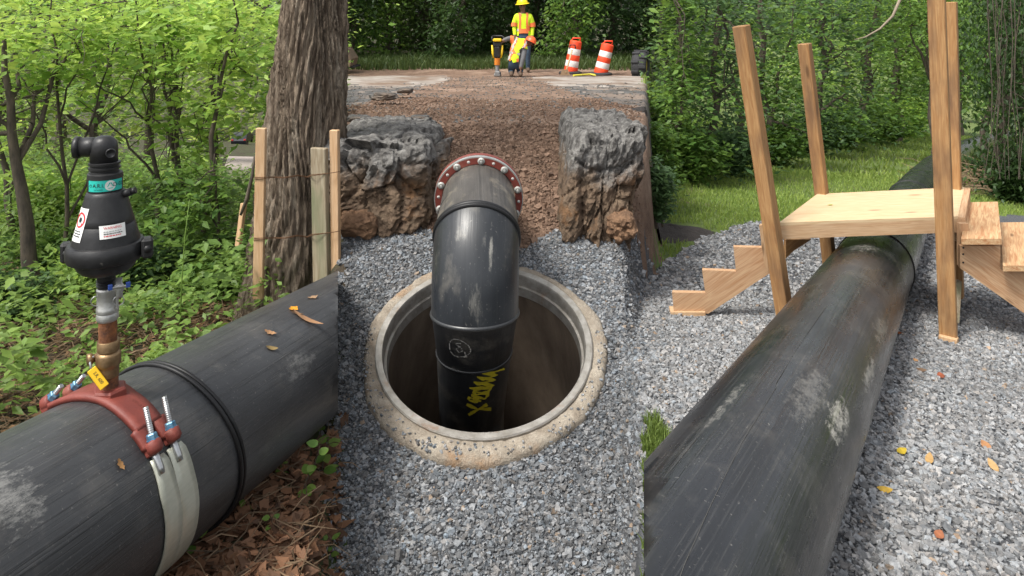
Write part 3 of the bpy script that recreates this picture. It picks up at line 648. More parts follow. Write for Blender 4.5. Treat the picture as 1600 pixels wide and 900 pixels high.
for q in range(3):
    t = math.pi / 2 + q * 2.0944; t2 = t + 2.0944; P_ = lambda r, t: (-.047 + r * math.cos(t), zb + .0005 + r * math.sin(t)); poly(BLK, bl, *a_, [P_(.0062, t), P_(.0062, t2 - .35), P_(.0038, t2 - .35), P_(.0038, t)], .002)
disc(WHITEL, bl, *a_, .013, zb, 0, .0155, .0018)
T = lambda x, y: (.013 + x * .011, zb + y * .011)
for pp in ([(-.95, -.45), (-.25, .85), (.05, .85), (-.6, -.25)], [(.95, -.45), (.25, .85), (-.05, .85), (.6, -.25)], [(-.8, -.6), (-.55, -.8), (.55, -.8), (.8, -.6)]): poly(TEAL, bl, *a_, [T(*q) for q in pp], .0026)
zw = rowz(352); wp = patch('warning_label', WHITEL, AV, 166, cone_r, .22, zw, 37 * kz, 19 * kz, .0015); a_ = (166, cone_r, .22)
write('WARNING', .0105, REDL, wp, *a_, 0, zw + .011, .0025); 
dash(wp, a_, zw + .001, 3, .0062, .0028, .052, (GREYL, BLK, REDL))
zw = rowz(342); sp = patch('prohibition_label', WHITEL, AV, 166, cone_r, -1.12, zw, .05, 48 * kz, .0015); a_ = (166, cone_r, -1.12)
disc(REDL, sp, *a_, 0, zw + .014, .017, .0225, .0025); poly(REDL, sp, *a_, [(-.0155, zw + .0275), (-.0125, zw + .0305), (.0155, zw + .0005), (.0125, zw - .0025)], .0025); disc(BLK, sp, *a_, 0, zw + .014, 0, .008, .002)
dash(sp, a_, zw - .018, 3, .007, .003, .036, (BLK, BLK, BLK))
v, f = text_mesh('S.R. 600', .013); Rh = basis(hn - hx * hn.dot(hx), hx); b = MB(); b.add([(h1 + h2) / 2 + Rh @ Vector((-q[0] * -1, q[1], .0052)) for q in v], f); b.build('lettering', BLK, hd)
v, f = text_mesh('VF-25', .02); b = MB(); s0_, p0_ = 2.10, math.radians(24); b.add([pt(DL, CL, RL + .0196, s0_ + .0 + q[1] * .8, p0_ + q[0] / RL) for q in v], f); b.build('lettering', mat('red_relief', (.13, .03, .022), None, rough=.6), SC)
# ------------------------------------------------------------------ big tree with protective boards
M_TRUNK = mat('furrowed_bark', (.29, .225, .165), (.10, .072, .05), 11, .92, bump=1.0, bscale=40, stretch=(2.6, 2.6, .45), c3=(.38, .315, .245), c3scale=6, c3ramp=(.52, .66), ramp=(.42, .58), bdist=.03)
TY = 5.15
def big_trunk():
    rows = [(-420, 512, 40), (-200, 500, 45), (0, 492, 48), (80, 486, 54), (200, 475, 62), (330, 466, 71), (420, 459, 79), (470, 455, 87), (505, 452, 100), (540, 452, 112)]
    root = empty('big_tree', at(455, 500, TY), 'thick furrowed trunk of a large tree wrapped with boards', 'tree')
    n, k = 250, 220; ys = np.linspace(-420, 545, k); cx = np.interp(ys, [r[0] for r in rows], [r[1] for r in rows]); hw = np.interp(ys, [r[0] for r in rows], [r[2] for r in rows])
    th = np.linspace(0, 2 * np.pi, n, endpoint=False); TH, YY = np.meshgrid(th, ys); Z = CAMZ - (YY - HOR) / FPX * TY
    r = (hw * TY / FPX * .95)[:, None] * np.ones_like(TH)
    tw = TH + .25 * Z + .12 * np.sin(Z * 5 + TH * 3)
    rid = np.abs(np.sin(tw * 21 + .8 * np.sin(Z * 5 + TH * 4) + .5 * np.sin(Z * 13 + TH * 9))) ** .7 + .5 * np.abs(np.sin(tw * 43 + 1.7 * np.sin(Z * 11 + TH * 7)))
    brk = .5 + .5 * np.sin(Z * 26 + 4 * np.sin(tw * 9) + 2.2 * np.sin(TH * 23))
    r = r * (1 + .05 * np.sin(TH * 3 + Z * .8) + .04 * np.sin(TH * 5 + 1 + Z)) + .030 * (rid - .8) - .013 * brk * (rid > .6) + .006 * np.sin(TH * 97 + 6 * np.sin(Z * 9)) * np.sin(Z * 61 + TH * 13)
    r *= 1 + .10 * np.clip((YY - 440) / 100, 0, 1) * np.maximum(np.sin(TH * 5 + .7), -.3)
    X = ((cx - 800) / FPX * TY)[:, None] + r * np.cos(TH); Yv = TY + r * np.sin(TH)
    ii = np.arange(n * k).reshape(k, n); Q = np.stack([ii[:-1], np.roll(ii, -1, 1)[:-1], np.roll(ii, -1, 1)[1:], ii[1:]], -1).reshape(-1, 4)
    obj('trunk', mesh_np('trunk', np.stack([X, Yv, Z], -1).reshape(-1, 3), Q, M_TRUNK, smooth=True), root)
    c = at(512, -420, TY); bl = MB()
    for q in range(6): bl.tube(branch_pts(c + Vector((0, 0, random.uniform(-.3, .1))), c + Vector((math.cos(q) * 2.2, math.sin(q) * 2.2, random.uniform(.6, 2))), 6, .06), [.09 * (1 - i / 8) for i in range(7)], 8, caps=False)
    bl.build('limb', M_TRUNK, root)
    P, mv = clumps(90, 24, c + Vector((0, .3, 1.6)), (2.4, 2.2, 1.1), .3); v, t, cc = leaf_mesh(P, .12, *GREENS['mid'], mixv=mv); obj('crown', mesh_np('crown', v, t, M_LEAF, col=cc), root)
big_trunk()
LUM = wood_mat('new_lumber', (.58, .40, .245), (.47, .285, .15)); LUMW = wood_mat('weathered_lumber', (.34, .29, .21), (.22, .17, .11), stain=(.16, .17, .10))
LUMO = wood_mat('amber_lumber', (.40, .235, .105), (.28, .14, .055), stain=(.13, .075, .045)); PLY = wood_mat('plywood', (.66, .50, .31), (.58, .40, .225)); LUMR = wood_mat('reddish_lumber', (.56, .375, .225), (.42, .23, .12))
LUMT = wood_mat('tread_lumber', (.60, .42, .235), (.40, .19, .085))
def board(name, p0, p1, w, t, face, m, parent=None, bev=.004, label=None, cat=None, group=None):
    """p0,p1: ends on the centre line; w across, t thick along 'face'"""
    p0, p1 = Vector(p0), Vector(p1); R = basis(p1 - p0, None) if face is None else None; z = (p1 - p0).normalized(); f = Vector(face); y = (f - z * f.dot(z)).normalized(); x = y.cross(z); R = Matrix((x, y, z)).transposed()
    b = MB(); L = (p1 - p0).length; b.box((0, 0, L / 2), w, t, L, None, bev); o = b.build(name, m, parent, TRS(p0, R))
    if label: tag(o, label, cat, group)
    return o
px5 = 4.62 / FPX
board('wooden_stake', at(403.5, 467, 4.68), at(408.5, 200, 4.68), 15.5 * px5, .035, (0, -1, 0), LUM, label='pale new stake wired upright against the left of the big trunk', cat='stake', group='boards round the big trunk')
board('weathered_board', at(503, 445, 4.72), at(499, 231, 4.72), 29 * px5, .04, (-.45, -1, 0), LUMW, label='grey weathered board strapped to the right of the big trunk', cat='board', group='boards round the big trunk')
board('wooden_stake', at(525, 440, 4.72), at(523, 203, 4.72), 14 * px5, .04, (-.2, -1, 0), LUM, label='pale new stake right of the grey weathered board', cat='stake', group='boards round the big trunk')
board('short_board', at(372, 386, 5.35), at(381, 318, 5.35), 11 * px5, .03, (-.6, -1, 0), LUM, label='short pale board half hidden behind the left of the trunk', cat='board', group='boards round the big trunk')
b = MB(); b.tube([at(398, 244, 5.0), at(394, 275, 4.98), at(386, 310, 4.98), at(376, 336, 4.98)], [.008, .012, .014, .009], 8); tag(b.build('fallen_branch', M_BARKS), 'dark crooked stick leaning on the left of the big trunk', 'stick')
WIRE = mat('rusty_wire', (.12, .06, .03), None, rough=.7, metal=.4)
for k, (ya, yb, lab) in enumerate(((277, 273, 'upper rusty wire tied round the trunk and boards'), (372, 366, 'lower rusty wire tied round the trunk and boards'))):
    b = MB()
    for dd in (0, 3):
        pts = [at(396, ya + dd, 4.66), at(412, ya + dd * .7, 4.655)] + [at(x, ya + dd * .4 + (yb - ya) * (x - 412) / 110 + 1.5 * math.sin(x * .2), 4.78 - .12 * math.sin((x - 412) / 70 * 3.14)) for x in (425, 445, 465, 480)] + [at(487, yb + dd * .6, 4.685), at(512, yb - 2, 4.675), at(531, yb - 5, 4.68)]
        b.tube(pts, .0022, 6)
    tag(b.build('wire', WIRE), lab, 'wire', 'wires round the big trunk')

# ------------------------------------------------------------------ leaves fallen on the left pipe
def dead_leaf(c, nrm, ax, L, w, col, label, group, curl=.25, lobes=0, name='fallen_leaf'):
    nrm = Vector(nrm).normalized(); ax = Vector(ax); ax = (ax - nrm * ax.dot(nrm)).normalized(); sd = nrm.cross(ax); vs, fs = [], []; n = 9
    for i in range(n):
        t = i / (n - 1); ww = w * math.sin(math.pi * min(1, t * .96 + .02)) ** .8 * (1 + .35 * math.sin(t * lobes * 6.28)); lift = curl * L * (t - .4) ** 2 * 1.6
        for j in (-1, 0, 1): vs.append(c + ax * (t - .5) * L + sd * ww * .5 * j + nrm * (.003 + lift + abs(j) * curl * w * .35))
    fs = [(i * 3 + j, i * 3 + j + 1, i * 3 + j + 4, i * 3 + j + 3) for i in range(n - 1) for j in (0, 1)]
    o = obj(name, mesh_np(name, [tuple(v) for v in vs], fs, M_DEADLEAF, col=np.array([col] * len(vs)) * rng.uniform(.8, 1.15, (len(vs), 1)), smooth=True)); tag(o, label, 'leaf', group); return o
for px, py, dx, dy, L, w, col, lab, lo in ((478, 500, 24, 16, .15, .035, (.34, .19, .10), 'long curled tan leaf on top of the left pipe', 0), (458, 484, 10, -3, .05, .035, (.62, .27, .02), 'small orange yellow leaf beside the curled leaf on the left pipe', 2), (463, 491, 14, 5, .06, .02, (.10, .06, .035), 'dark brown leaf scrap under the orange leaf on the left pipe', 0),
        (421, 521, 12, 5, .05, .03, (.36, .2, .1), 'tan lobed leaf in the middle of the left pipe', 3), (423, 545, 13, 3, .055, .022, (.24, .17, .07), 'olive brown curled leaf lowest of those right of the cable loop', 0), (488, 466, 16, -2, .06, .025, (.3, .19, .11), 'pale brown leaf scrap farthest up the left pipe', 2),
        (187, 727, 6, 14, .035, .018, (.3, .16, .06), 'tiny oak leaf below the saddle clamp on the left pipe', 3)):
    P0, s, ph = on_left(px, py); P1, _, _ = on_left(px + dx * .5, py + dy * .5); up, side = pipe_axes(DL); dead_leaf(P0, up * math.cos(ph) + side * math.sin(ph), P1 - P0, L, w, col, lab, 'leaves on the left pipe', .22, lo)

# ------------------------------------------------------------------ forest floor: litter, twigs, seedlings in front of and behind the left pipe
def left_pts(n, y0, y1, a0, a1, front):
    Y = np.sqrt(rng.uniform(y0 ** 2, y1 ** 2, n)); X = rng.uniform(a0, a1, n) * Y; lat = (X - PL.x) * HL.y - (Y - PL.y) * HL.x; a = X / Y
    k = (lat > .12 if front else lat < -.22) & (a < A_L + .006 * rng.normal(0, 1, n)); return np.stack([X, Y, height(X, Y)], 1)[k]
P = left_pts(9500, 1.8, 4.4, -.5, A_L + .006, True); P[:, 2] += rng.uniform(.0, .025, len(P))
v, t, c = leaf_mesh(P, .055, (.25, .125, .065), (.09, .05, .03), droop=0, tilt=.5, wid=.62, bright=.35); tag(obj('leaf_litter', mesh_np('leaf_litter', v, t, M_DEADLEAF, col=c)), 'brown dead leaves covering the soil in front of the left pipe', 'leaf litter', kind='stuff')
P = left_pts(9000, 2.6, 6.5, -.8, A_L - .1, False); P[:, 2] += rng.uniform(0, .03, len(P))
v, t, c = leaf_mesh(P, .05, (.24, .14, .07), (.10, .06, .035), droop=0, tilt=.5, wid=.4, bright=.35); tag(obj('leaf_litter', mesh_np('leaf_litter', v, t, M_DEADLEAF, col=c)), 'dry leaves and straw behind the left pipe', 'leaf litter', kind='stuff')
def twigs(name, P, L, r, lab):
    n = len(P); th = rng.uniform(0, 6.28, n); L = rng.uniform(.4, 1, n) * L; d = np.stack([np.cos(th), np.sin(th), rng.normal(.1, .25, n)], 1) * L[:, None]; k = np.stack([-np.sin(th), np.cos(th), np.zeros(n)], 1) * r; z = np.array([0, 0, r * 1.6])
    mid = P + d * .5 + rng.normal(0, .12, (n, 3)) * L[:, None]
    v = np.stack([P - k, P + k, P + z, mid - k, mid + k, mid + z, P + d - k * .4, P + d + k * .4, P + d + z * .4], 1)
    T = np.array([(0, 1, 4, 3), (1, 2, 5, 4), (2, 0, 3, 5), (3, 4, 7, 6), (4, 5, 8, 7), (5, 3, 6, 8)])[None] + (np.arange(n) * 9)[:, None, None]
    cc = np.repeat(np.array([.22, .15, .09]) * rng.uniform(.4, 1.3, (n, 1)), 9, 0)
    tag(obj(name, mesh_np(name, v.reshape(-1, 3), T.reshape(-1, 4), M_DEADLEAF, col=cc)), lab, 'twigs', kind='stuff')
P = left_pts(2600, 2.6, 5.8, -.8, -.33, False); twigs('dry_straw', P + np.array([0, 0, .02]), .22, .0022, 'dry straw and twigs behind the left pipe')
P = left_pts(700, 1.8, 4.0, -.5, A_L, True); twigs('dry_straw', P + np.array([0, 0, .02]), .2, .002, 'dry stalks among the leaf litter in front of the left pipe')
# seedlings with single leaves
SEEDM = {}
def leaf_obj(parent, c, ax, nrm, L, w, col, key='leaf'):
    """round-ended leaf as a part of its own (mesh shared, unit length)"""
    if key not in SEEDM:
        vs, fs = [], []; n = 7
        for i in range(n):
            tt = i / (n - 1); ww = math.sin(math.pi * tt ** .8) ** .75 * .5
            for j in (-1, 0, 1): vs.append((tt, ww * j, -.12 * (tt - .3) ** 2 + abs(j) * .06))
        fs = [(i * 3 + j, i * 3 + j + 1, i * 3 + j + 4, i * 3 + j + 3) for i in range(n - 1) for j in (0, 1)]; SEEDM[key] = (np.array(vs), fs, {})
    vs, fs, cache = SEEDM[key]
    if col not in cache: cache[col] = mesh_np('leaf', vs * np.array([1, .75, 1]), fs, M_LEAF, col=np.array([col] * len(vs)), smooth=True)
    ax = Vector(ax).normalized(); nrm = Vector(nrm); nrm = (nrm - ax * nrm.dot(ax)).normalized(); R = Matrix((ax, nrm.cross(ax), nrm)).transposed() @ Matrix.Diagonal((L, w / .75, L)); return obj('leaf', cache[col], parent, TRS(c, R))
LG = [(.16, .27, .05), (.12, .23, .045), (.2, .3, .07)]
def seedling(px, py, h, nl, L, lab, lean=(0, 0), base=None):
    B = base or on(px, py); root = empty('seedling', B, lab, 'plant', 'seedlings beside the left pipe'); tip = B + Vector((lean[0], lean[1], h)); b = MB(); sp = branch_pts(B - Vector((0, 0, .01)), tip, 5, .04); b.tube(sp, [.0028, .0026, .0024, .002, .0016, .001], 6); b.build('stem', M_BARKS, root)
    for i in range(nl):
        c = sp[1 + i % 5]; th = i * 2.4 + random.uniform(-.4, .4); ax = Vector((math.cos(th), math.sin(th), random.uniform(-.1, .35))); leaf_obj(root, c + ax * .008, ax, Vector((random.gauss(0, .25), -.45, 1)), L * random.uniform(.75, 1.2), L * random.uniform(.55, .75), random.choice(LG))
seedling(470, 775, .17, 11, .052, 'tall seedling with round leaves climbing beside the left pipe', (.07, .05)); seedling(500, 745, .15, 9, .055, 'seedling with broad pale leaves nearest the gravel pad', (.03, .03)); seedling(497, 690, .13, 7, .045, 'seedling tucked under the far end of the left pipe', (.03, 0))
seedling(300, 868, .07, 6, .045, 'small seedling at the foot of the steel straps', (.0, 0)); seedling(378, 800, .09, 6, .035, 'slim seedling under the cable loop', (.01, 0)); seedling(516, 868, .07, 6, .035, 'small seedling low in the corner beside the gravel pad'); seedling(440, 745, .06, 5, .03, 'tiny seedling in the litter below the middle of the left pipe'); seedling(425, 830, .05, 5, .03, 'tiny seedling in the open leaf litter in front of the left pipe')
seedling(272, 560, .14, 7, .05, 'bright seedling just behind the left pipe near the cable loop', (0, 0), on(272, 505)); seedling(410, 480, .12, 6, .05, 'pale seedling at the foot of the big trunk', (0, 0), at(410, 500, 4.6))
gs = at(290, 600, 4.3); b = MB(); b.tube([at(281, 520, 4.3), at(284, 440, 4.25), at(289, 370, 4.22), at(296, 312, 4.2)], [.004, .0035, .003, .0015], 6); tag(b.build('tall_stalk', mat('green_stalk', (.16, .26, .05), None, rough=.5)), 'thin lone green stalk rising behind the left pipe', 'plant')
# low green cover behind the pipe
P = left_pts(60000, 2.7, 13, -.85, -.16, False); al = (P[:, 0] - PL.x) * HL.y - (P[:, 1] - PL.y) * HL.x
hgt = (.30 + .28 * vnoise(P[:, 0], P[:, 1], 2.6) + .12 * vnoise(P[:, 0], P[:, 1], 7)) * smooth01((-al - .32) / .8) * (1 + .06 * P[:, 1])
keep = (hgt > .03) & (np.abs(P[:, 0] / P[:, 1] - (455 - 800) / FPX) > .0) ; P, hgt = P[keep], hgt[keep]; P[:, 2] += hgt * rng.uniform(.2, 1.05, len(P)) ** .6
mv = .5 + .4 * vnoise(P[:, 0], P[:, 1], 3.3); v, t, c = leaf_mesh(P, .062, (.20, .30, .065), (.09, .17, .035), mixv=mv, tilt=.45); tag(obj('ground_cover', mesh_np('ground_cover', v, t, M_LEAF, col=c)), 'low green undergrowth behind the left pipe', 'undergrowth', kind='stuff')

# ------------------------------------------------------------------ trees and shrubs of the left woods
def woods_tree(lab, bpx, bpy, Y, tpx, tpy, wpx, crown, green, leafpx, ncl, per=24, spread=.3, group='trees in the left woods', limbs=7, wob=.02, base_on=False, **k):
    B = at(bpx, bpy, Y); B.z = hz(B.x, B.y) if base_on else B.z; T = at(tpx, tpy, Y); kk = Y / FPX
    cr = [(at(x, y, Y + dy), (rx * kk, ry, rz * kk)) for x, y, dy, rx, ry, rz in crown]
    return tree(k.pop('name', 'forest_tree'), lab, B, T, wpx * kk / 2, cr, green, leafpx * kk, group, limbs=limbs, ncl=ncl, per=per, spread=spread * kk * 100, wob=wob, **k)
woods_tree('leaning brown trunk at the left edge behind the air valve', 58, 470, 5.4, 5, 60, 27, [(40, 60, .3, 150, .9, 110), (-40, 200, .2, 90, .8, 110)], 'lime', 15, 80, spread=.26, wob=.012)
woods_tree('thin trunk at the far left edge of the woods', 14, 440, 7.0, -6, 20, 14, [(-20, 100, 0, 90, 1, 120)], 'olive', 10, 60)
woods_tree('slim sapling rising straight above the driveway', 262, 400, 6.6, 213, 5, 9, [(215, 60, 0, 120, .9, 75), (180, 150, .2, 80, .7, 40)], 'lime', 16, 62, spread=.24)
woods_tree('dark slim sapling leaning left between two pale ones', 305, 390, 6.9, 243, -10, 8, [(300, 60, .3, 100, .9, 70), (305, 180, 0, 70, .8, 45)], 'lime', 16, 65, spread=.24)
woods_tree('pale slim sapling beside the dark leaning one', 292, 385, 7.4, 262, -20, 9, [(270, 20, 0, 120, .9, 60), (260, 260, .3, 60, .5, 40)], 'lime', 12, 60, spread=.24)
woods_tree('forked sapling leaning right towards the big trunk', 308, 370, 6.2, 368, -10, 11, [(380, 50, .3, 80, .8, 60), (375, 150, .4, 65, .7, 50), (310, 215, .5, 45, .5, 35)], 'lime', 17, 75, spread=.24)
woods_tree('bright leafy sapling at the upper left corner', 110, 420, 6.0, 80, -20, 8, [(90, 40, 0, 130, .8, 70), (60, 110, 0, 70, .6, 40)], 'lime', 15, 60, spread=.24)
woods_tree('low leafy sapling left of the big trunk', 345, 420, 5.8, 335, 240, 7, [(300, 300, 0, 45, .5, 45), (310, 340, 0, 50, .4, 36)], 'mid', 13, 55, spread=.2)
far = [(-60, 13, 'lime', 'pale tree deep in the woods at the far left'), (60, 17, 'lime', 'bright tree deep in the woods behind the leaning trunk'), (150, 14, 'olive', 'olive tree deep in the woods straight behind the air valve'), (235, 19, 'lime', 'sunlit tree deep in the woods right of the air valve'), (330, 22, 'lime', 'sunlit tree deep in the woods above the parked car'), (420, 18, 'lime', 'bright tree deep in the woods beside the big trunk'), (100, 26, 'lime', 'farthest pale tree behind the air valve'), (280, 30, 'lime', 'farthest pale tree behind the saplings'), (-20, 28, 'olive', 'farthest olive tree at the far left'), (500, 24, 'mid', 'dark tree just behind the big trunk')]
for px, Y, g, lab in far:
    woods_tree(lab, px + random.uniform(-10, 10), 300, Y, px, -120, 16, [(px, 20, 0, 125, 2.0, 110), (px - 30, 170 if px < 260 else 110, -1, 105, 1.6, 95), (px + 45, -90, 0, 120, 2, 70)], g, 10.5, 105, 24, .34, base_on=True)
for i, (px, py, w, h, g, lab) in enumerate(((20, 330, 90, 120, 'olive', 'leafy shrub at the left edge below the thin trunks'), (110, 330, 80, 110, 'lime', 'pale shrub left of the air valve'), (200, 340, 70, 90, 'mid', 'shrub right behind the air valve'), (262, 350, 70, 130, 'mid', 'dark leafy shrub right of the air valve'), (325, 405, 60, 75, 'mid', 'shrub spreading left of the big trunk base'), (70, 400, 90, 90, 'mid', 'low shrub round the leaning trunk'), (230, 420, 90, 80, 'blue', 'low bluish shrub below the air valve'), (345, 440, 50, 60, 'mid', 'low shrub against the big trunk base'), (150, 430, 80, 70, 'olive', 'low shrub between leaning trunk and air valve fittings'), (20, 470, 80, 70, 'blue', 'low shrub at the left edge near the pipe'))):
    B = on(px, py + h * .45); kk = B.y / FPX; shrub('woodland_shrub', lab, B, (w * kk * .75, w * kk * .6), h * kk, 'lime' if g == 'olive' else g, 13 * kk, 1500, 'shrubs in the left woods', spread=.12 * kk * 120)
# ------------------------------------------------------------------ driveway and parked car glimpsed through the trees
def strip_on(name, m, pts, lift=.03):
    b = MB(); b.add([on(*p) + Vector((0, 0, lift)) for p in pts], [tuple(range(len(pts)))]); return tag(b.build(name, m), kind='structure')
strip_on('driveway', M_DRIVE, [(335, 318), (396, 318), (402, 246), (356, 245)])
def car(loc, yaw):
    root = empty('parked_car', loc, 'dark parked hatchback glimpsed between leaves beside the big trunk', 'car'); M0 = TRS(loc, Matrix.Rotation(yaw, 3, 'Z'))
    PAINT = mat('car_paint', (.012, .014, .02), None, rough=.25); GLS = mat('car_glass', (.02, .025, .03), None, rough=.08); TL = mat('tail_lamp', (.45, .02, .02), None, rough=.3); RIM = mat('wheel_rim', (.4, .4, .42), None, rough=.35, metal=.7)
    prof = [(-2.1, .35), (-2.15, .75), (-2.0, .98), (-1.75, 1.42), (-.2, 1.48), (.55, 1.38), (1.1, .98), (1.95, .85), (2.15, .6), (2.1, .32)]
    b = MB(); b.prism([Vector((x, -.85, z)) for x, z in prof], (0, 1.7, 0)); b.build('body', PAINT, root, M0)
    for sy in (-1, 1): b = MB(); b.prism([Vector((x, sy * .856, z)) for x, z in [(-1.7, .98), (-1.55, 1.34), (-.2, 1.4), (.5, 1.31), (.95, .98)]], (0, .006 * sy, 0)); b.build('side_window', GLS, root, M0)
    b = MB(); b.quad(Vector((-2.02, -.7, 1.0)), Vector((-2.02, .7, 1.0)), Vector((-1.79, .66, 1.38)), Vector((-1.79, -.66, 1.38))); b.build('rear_window', GLS, root, M0)
    for sy in (-1, 1):
        b = MB(); b.box((-2.1, sy * .7, .86), .1, .26, .18, None, .02); b.build('tail_lamp', TL, root, M0)
        for x in (-1.3, 1.35): b = MB(); b.lathe([(.2, -.1), (.31, -.1), (.33, -.06), (.33, .06), (.31, .1), (.2, .1)], 24, (x, sy * .78, .33), basis((0, 1, 0))); w = b.build('wheel', SEAM, root, M0); b = MB(); b.lathe([(0, .105 * sy), (.2, .09 * sy)], 16, (x, sy * .78, .33), basis((0, 1, 0))); b.build('rim', RIM, w, M0)
cp = Vector(((379 - 800) / FPX * 88, 88, 0)); cp.z = hz(cp.x, 88); car(cp, math.radians(98))
# ------------------------------------------------------------------ manhole in the sloping gravel pad
NV = Vector((0, -MH_S, 1)).normalized(); RN = basis(NV, (1, 0, 0))
CONC = mat('old_concrete', (.37, .325, .265), (.24, .2, .155), 14, .92, bump=1.0, bscale=70, c3=(.29, .18, .10), c3scale=4, c3ramp=(.55, .7), bdist=.012)
SHAFT = mat('darkened_shaft_wall', (.17, .13, .095), (.085, .062, .045), 5, .8, bump=.4, bscale=60, stretch=(1, 1, .35), c3=(.2, .17, .13), c3scale=3.5, c3ramp=(.6, .72))  # base colour lowered to deepen the shade down the shaft
LIPM = mat('worn_steel_frame', (.42, .40, .37), (.27, .25, .22), 16, .5, .55, bump=.3, bscale=60, c3=(.30, .16, .09), c3scale=6, c3ramp=(.6, .75))
MAN = empty('manhole', MHC, 'open round manhole with chipped concrete collar in the dark gravel', 'manhole')
def collar():
    n, V, Fc = 160, [], []
    def pr(th):
        o = .668 + .012 * math.sin(th * 3 + 1) + .006 * math.sin(th * 7) + .003 * math.sin(th * 17 + 2) + .002 * math.sin(th * 31) + .03 * max(0, -math.sin(th)) - .012 * max(0, math.sin(th)) + random.gauss(0, .001)
        return [(.555, -.02), (.575, .028), (.60, .040 + random.gauss(0, .003)), (.63, .044 + random.gauss(0, .004)), (o - .018, .040 + random.gauss(0, .003)), (o - .004, .024 + random.gauss(0, .003)), (o + .004, -.02), (o, -.09)]
    for j in range(n):
        th = 2 * math.pi * j / n
        for r, z in pr(th): V.append(MHC + RN @ Vector((r * math.cos(th), r * math.sin(th), z)))
    for j in range(n):
        for i in range(7): Fc.append((j * 8 + i, j * 8 + i + 1, ((j + 1) % n) * 8 + i + 1, ((j + 1) % n) * 8 + i))
    b = MB(); b.add(V, [f[::-1] for f in Fc], True); return b.build('concrete_collar', CONC, MAN)
collar()
b = MB(); b.lathe([(.53, -.09), (.535, -.03), (.548, -.028), (.55, .042), (.556, .052), (.588, .054), (.594, .048), (.594, .02)][::-1], 128, MHC, RN); edge_split(b.build('frame_ring', LIPM, MAN))
b = MB(); b.lathe([(.555, -.06), (.548, -.10), (.5485, -.2), (.549, -.35), (.55, -.5), (.552, -.65), (.554, -.8), (.556, -1.0), (.56, -1.3), (.57, -1.8), (.57, -3.0), (0, -3.0)], 96, MHC, RN); b.build('shaft_wall', SHAFT, MAN)

# ------------------------------------------------------------------ black elbow pipe dropping into the manhole
EP = [(at(748, 310, 4.29), .21), (at(746, 345, 4.02), .217), (at(745, 368, 3.83), .221), (at(742, 488, 3.72), .22), (at(741, 547, 4.03), .205), (at(737, 640, 4.46), .195)]
EL = empty('elbow_pipe', EP[3][0], 'black plastic elbow pipe bending down into the manhole', 'pipe')
ME = pipe_mat('pipe_elbow', base=(.017, .019, .022), dust=(.36, .33, .28), dustamt=.5, rough=.36, wear=.35, spot=[(11.66, .262, .17, .02, .75), (11.60, .42, .05, .06, .4), (11.8, .33, .12, .06, .3), (11.62, .30, .05, .03, .35)], spotcol=(.3, .29, .26))
MEd = pipe_mat('pipe_elbow_muddy', base=(.05, .045, .04), dust=(.40, .34, .25), dustamt=1.0, rough=.55)
def seg(name, p0, r0, p1, r1, m, bulge=None, tang0=None, tang1=None, k=10):
    """one moulded section; ends cut by the planes of its beads"""
    n, V, UV = 64, [], []; ctrl = bulge or (p0 + p1) / 2
    for i in range(k + 1):
        t = i / k; c = p0 * (1 - t) ** 2 + ctrl * 2 * t * (1 - t) + p1 * t * t; d = ((ctrl - p0) * (1 - t) + (p1 - ctrl) * t).normalized()
        if tang0 is not None: d = (tang0 * (1 - t) + tang1 * t).normalized()
        x = Vector((1, 0, 0)); x = (x - d * x.dot(d)).normalized(); y = d.cross(x); r = r0 + (r1 - r0) * t
        for j in range(n + 1):
            a = 2 * math.pi * j / n; V.append(c + (x * math.cos(a) + y * math.sin(a)) * r); UV.append((t * (p1 - p0).length + p0.y * 3, a * r, 0))
    w = n + 1; Fc = [(i * w + j, i * w + j + 1, (i + 1) * w + j + 1, (i + 1) * w + j) for i in range(k) for j in range(n)]
    return obj(name, mesh_np(name, [tuple(v) for v in V], np.array(Fc), m, uv=UV, smooth=True), EL)
P0, P1, P2, P3, P4, P5 = [p for p, _ in EP]; R0, R1, R2, R3, R4, R5 = [r for _, r in EP]
ta = (P2 - P0).normalized(); tb = (ta * .75 + (P3 - P2).normalized() * .6).normalized(); tc = ((P3 - P2).normalized() * .8 + (P4 - P3).normalized() * .35).normalized(); td = ((P4 - P3).normalized() * .6 + (P5 - P4).normalized() * .5).normalized(); te = Vector((0, .25, -.97)); tb = Vector((0, -.9, -.43)).normalized(); tc = Vector((0, -.03, -1)).normalized(); td = Vector((0, .12, -.99)).normalized()
bk = (P0 - Vector((0, 0, CAMZ)) + Vector((0, 0, -.25))).normalized(); back = P0 + bk * 1.6; seg('buried_stub', back, R0 * .97, P0 - ta * .05, R0 * .97, MEd, tang0=-bk, tang1=-bk)
seg('collar_section', P0, R0, P2, R2, MEd, tang0=ta, tang1=tb)
bulge = (P2 + P3) / 2 + Vector((0, -.07, .05)); seg('elbow_section', P2, R2, P3, R3, ME, bulge=bulge, tang0=tb, tang1=tc, k=14)
seg('lower_section', P3, R3 * .985, P4, R4, ME, tang0=tc, tang1=td); drop = seg('drop_section', P4, R4, P5, R5, ME, tang0=td, tang1=te)
P6 = P5 + (te * .3 + -NV * .7).normalized() * 1.5; seg('bottom_section', P5, R5, P6, R5, ME, tang0=te, tang1=te)
bead(EL, P2, tb, R2, .014, SEAM); bead(EL, P2 + tb * .022, tb, R2 + .001, .008, SEAM); bead(EL, P1, (ta * .8 + tb * .2).normalized(), R1, .008, SEAM, h=.004); bead(EL, P3, tc, R3, .012, ME, h=.007); bead(EL, P4, td, R4, .009, ME, h=.006)
GALV = mat('galvanised', (.5, .5, .47), (.36, .36, .34), 30, .6, .3); GALVD = mat('dull_nut', (.26, .25, .23), None, rough=.6, metal=.3)
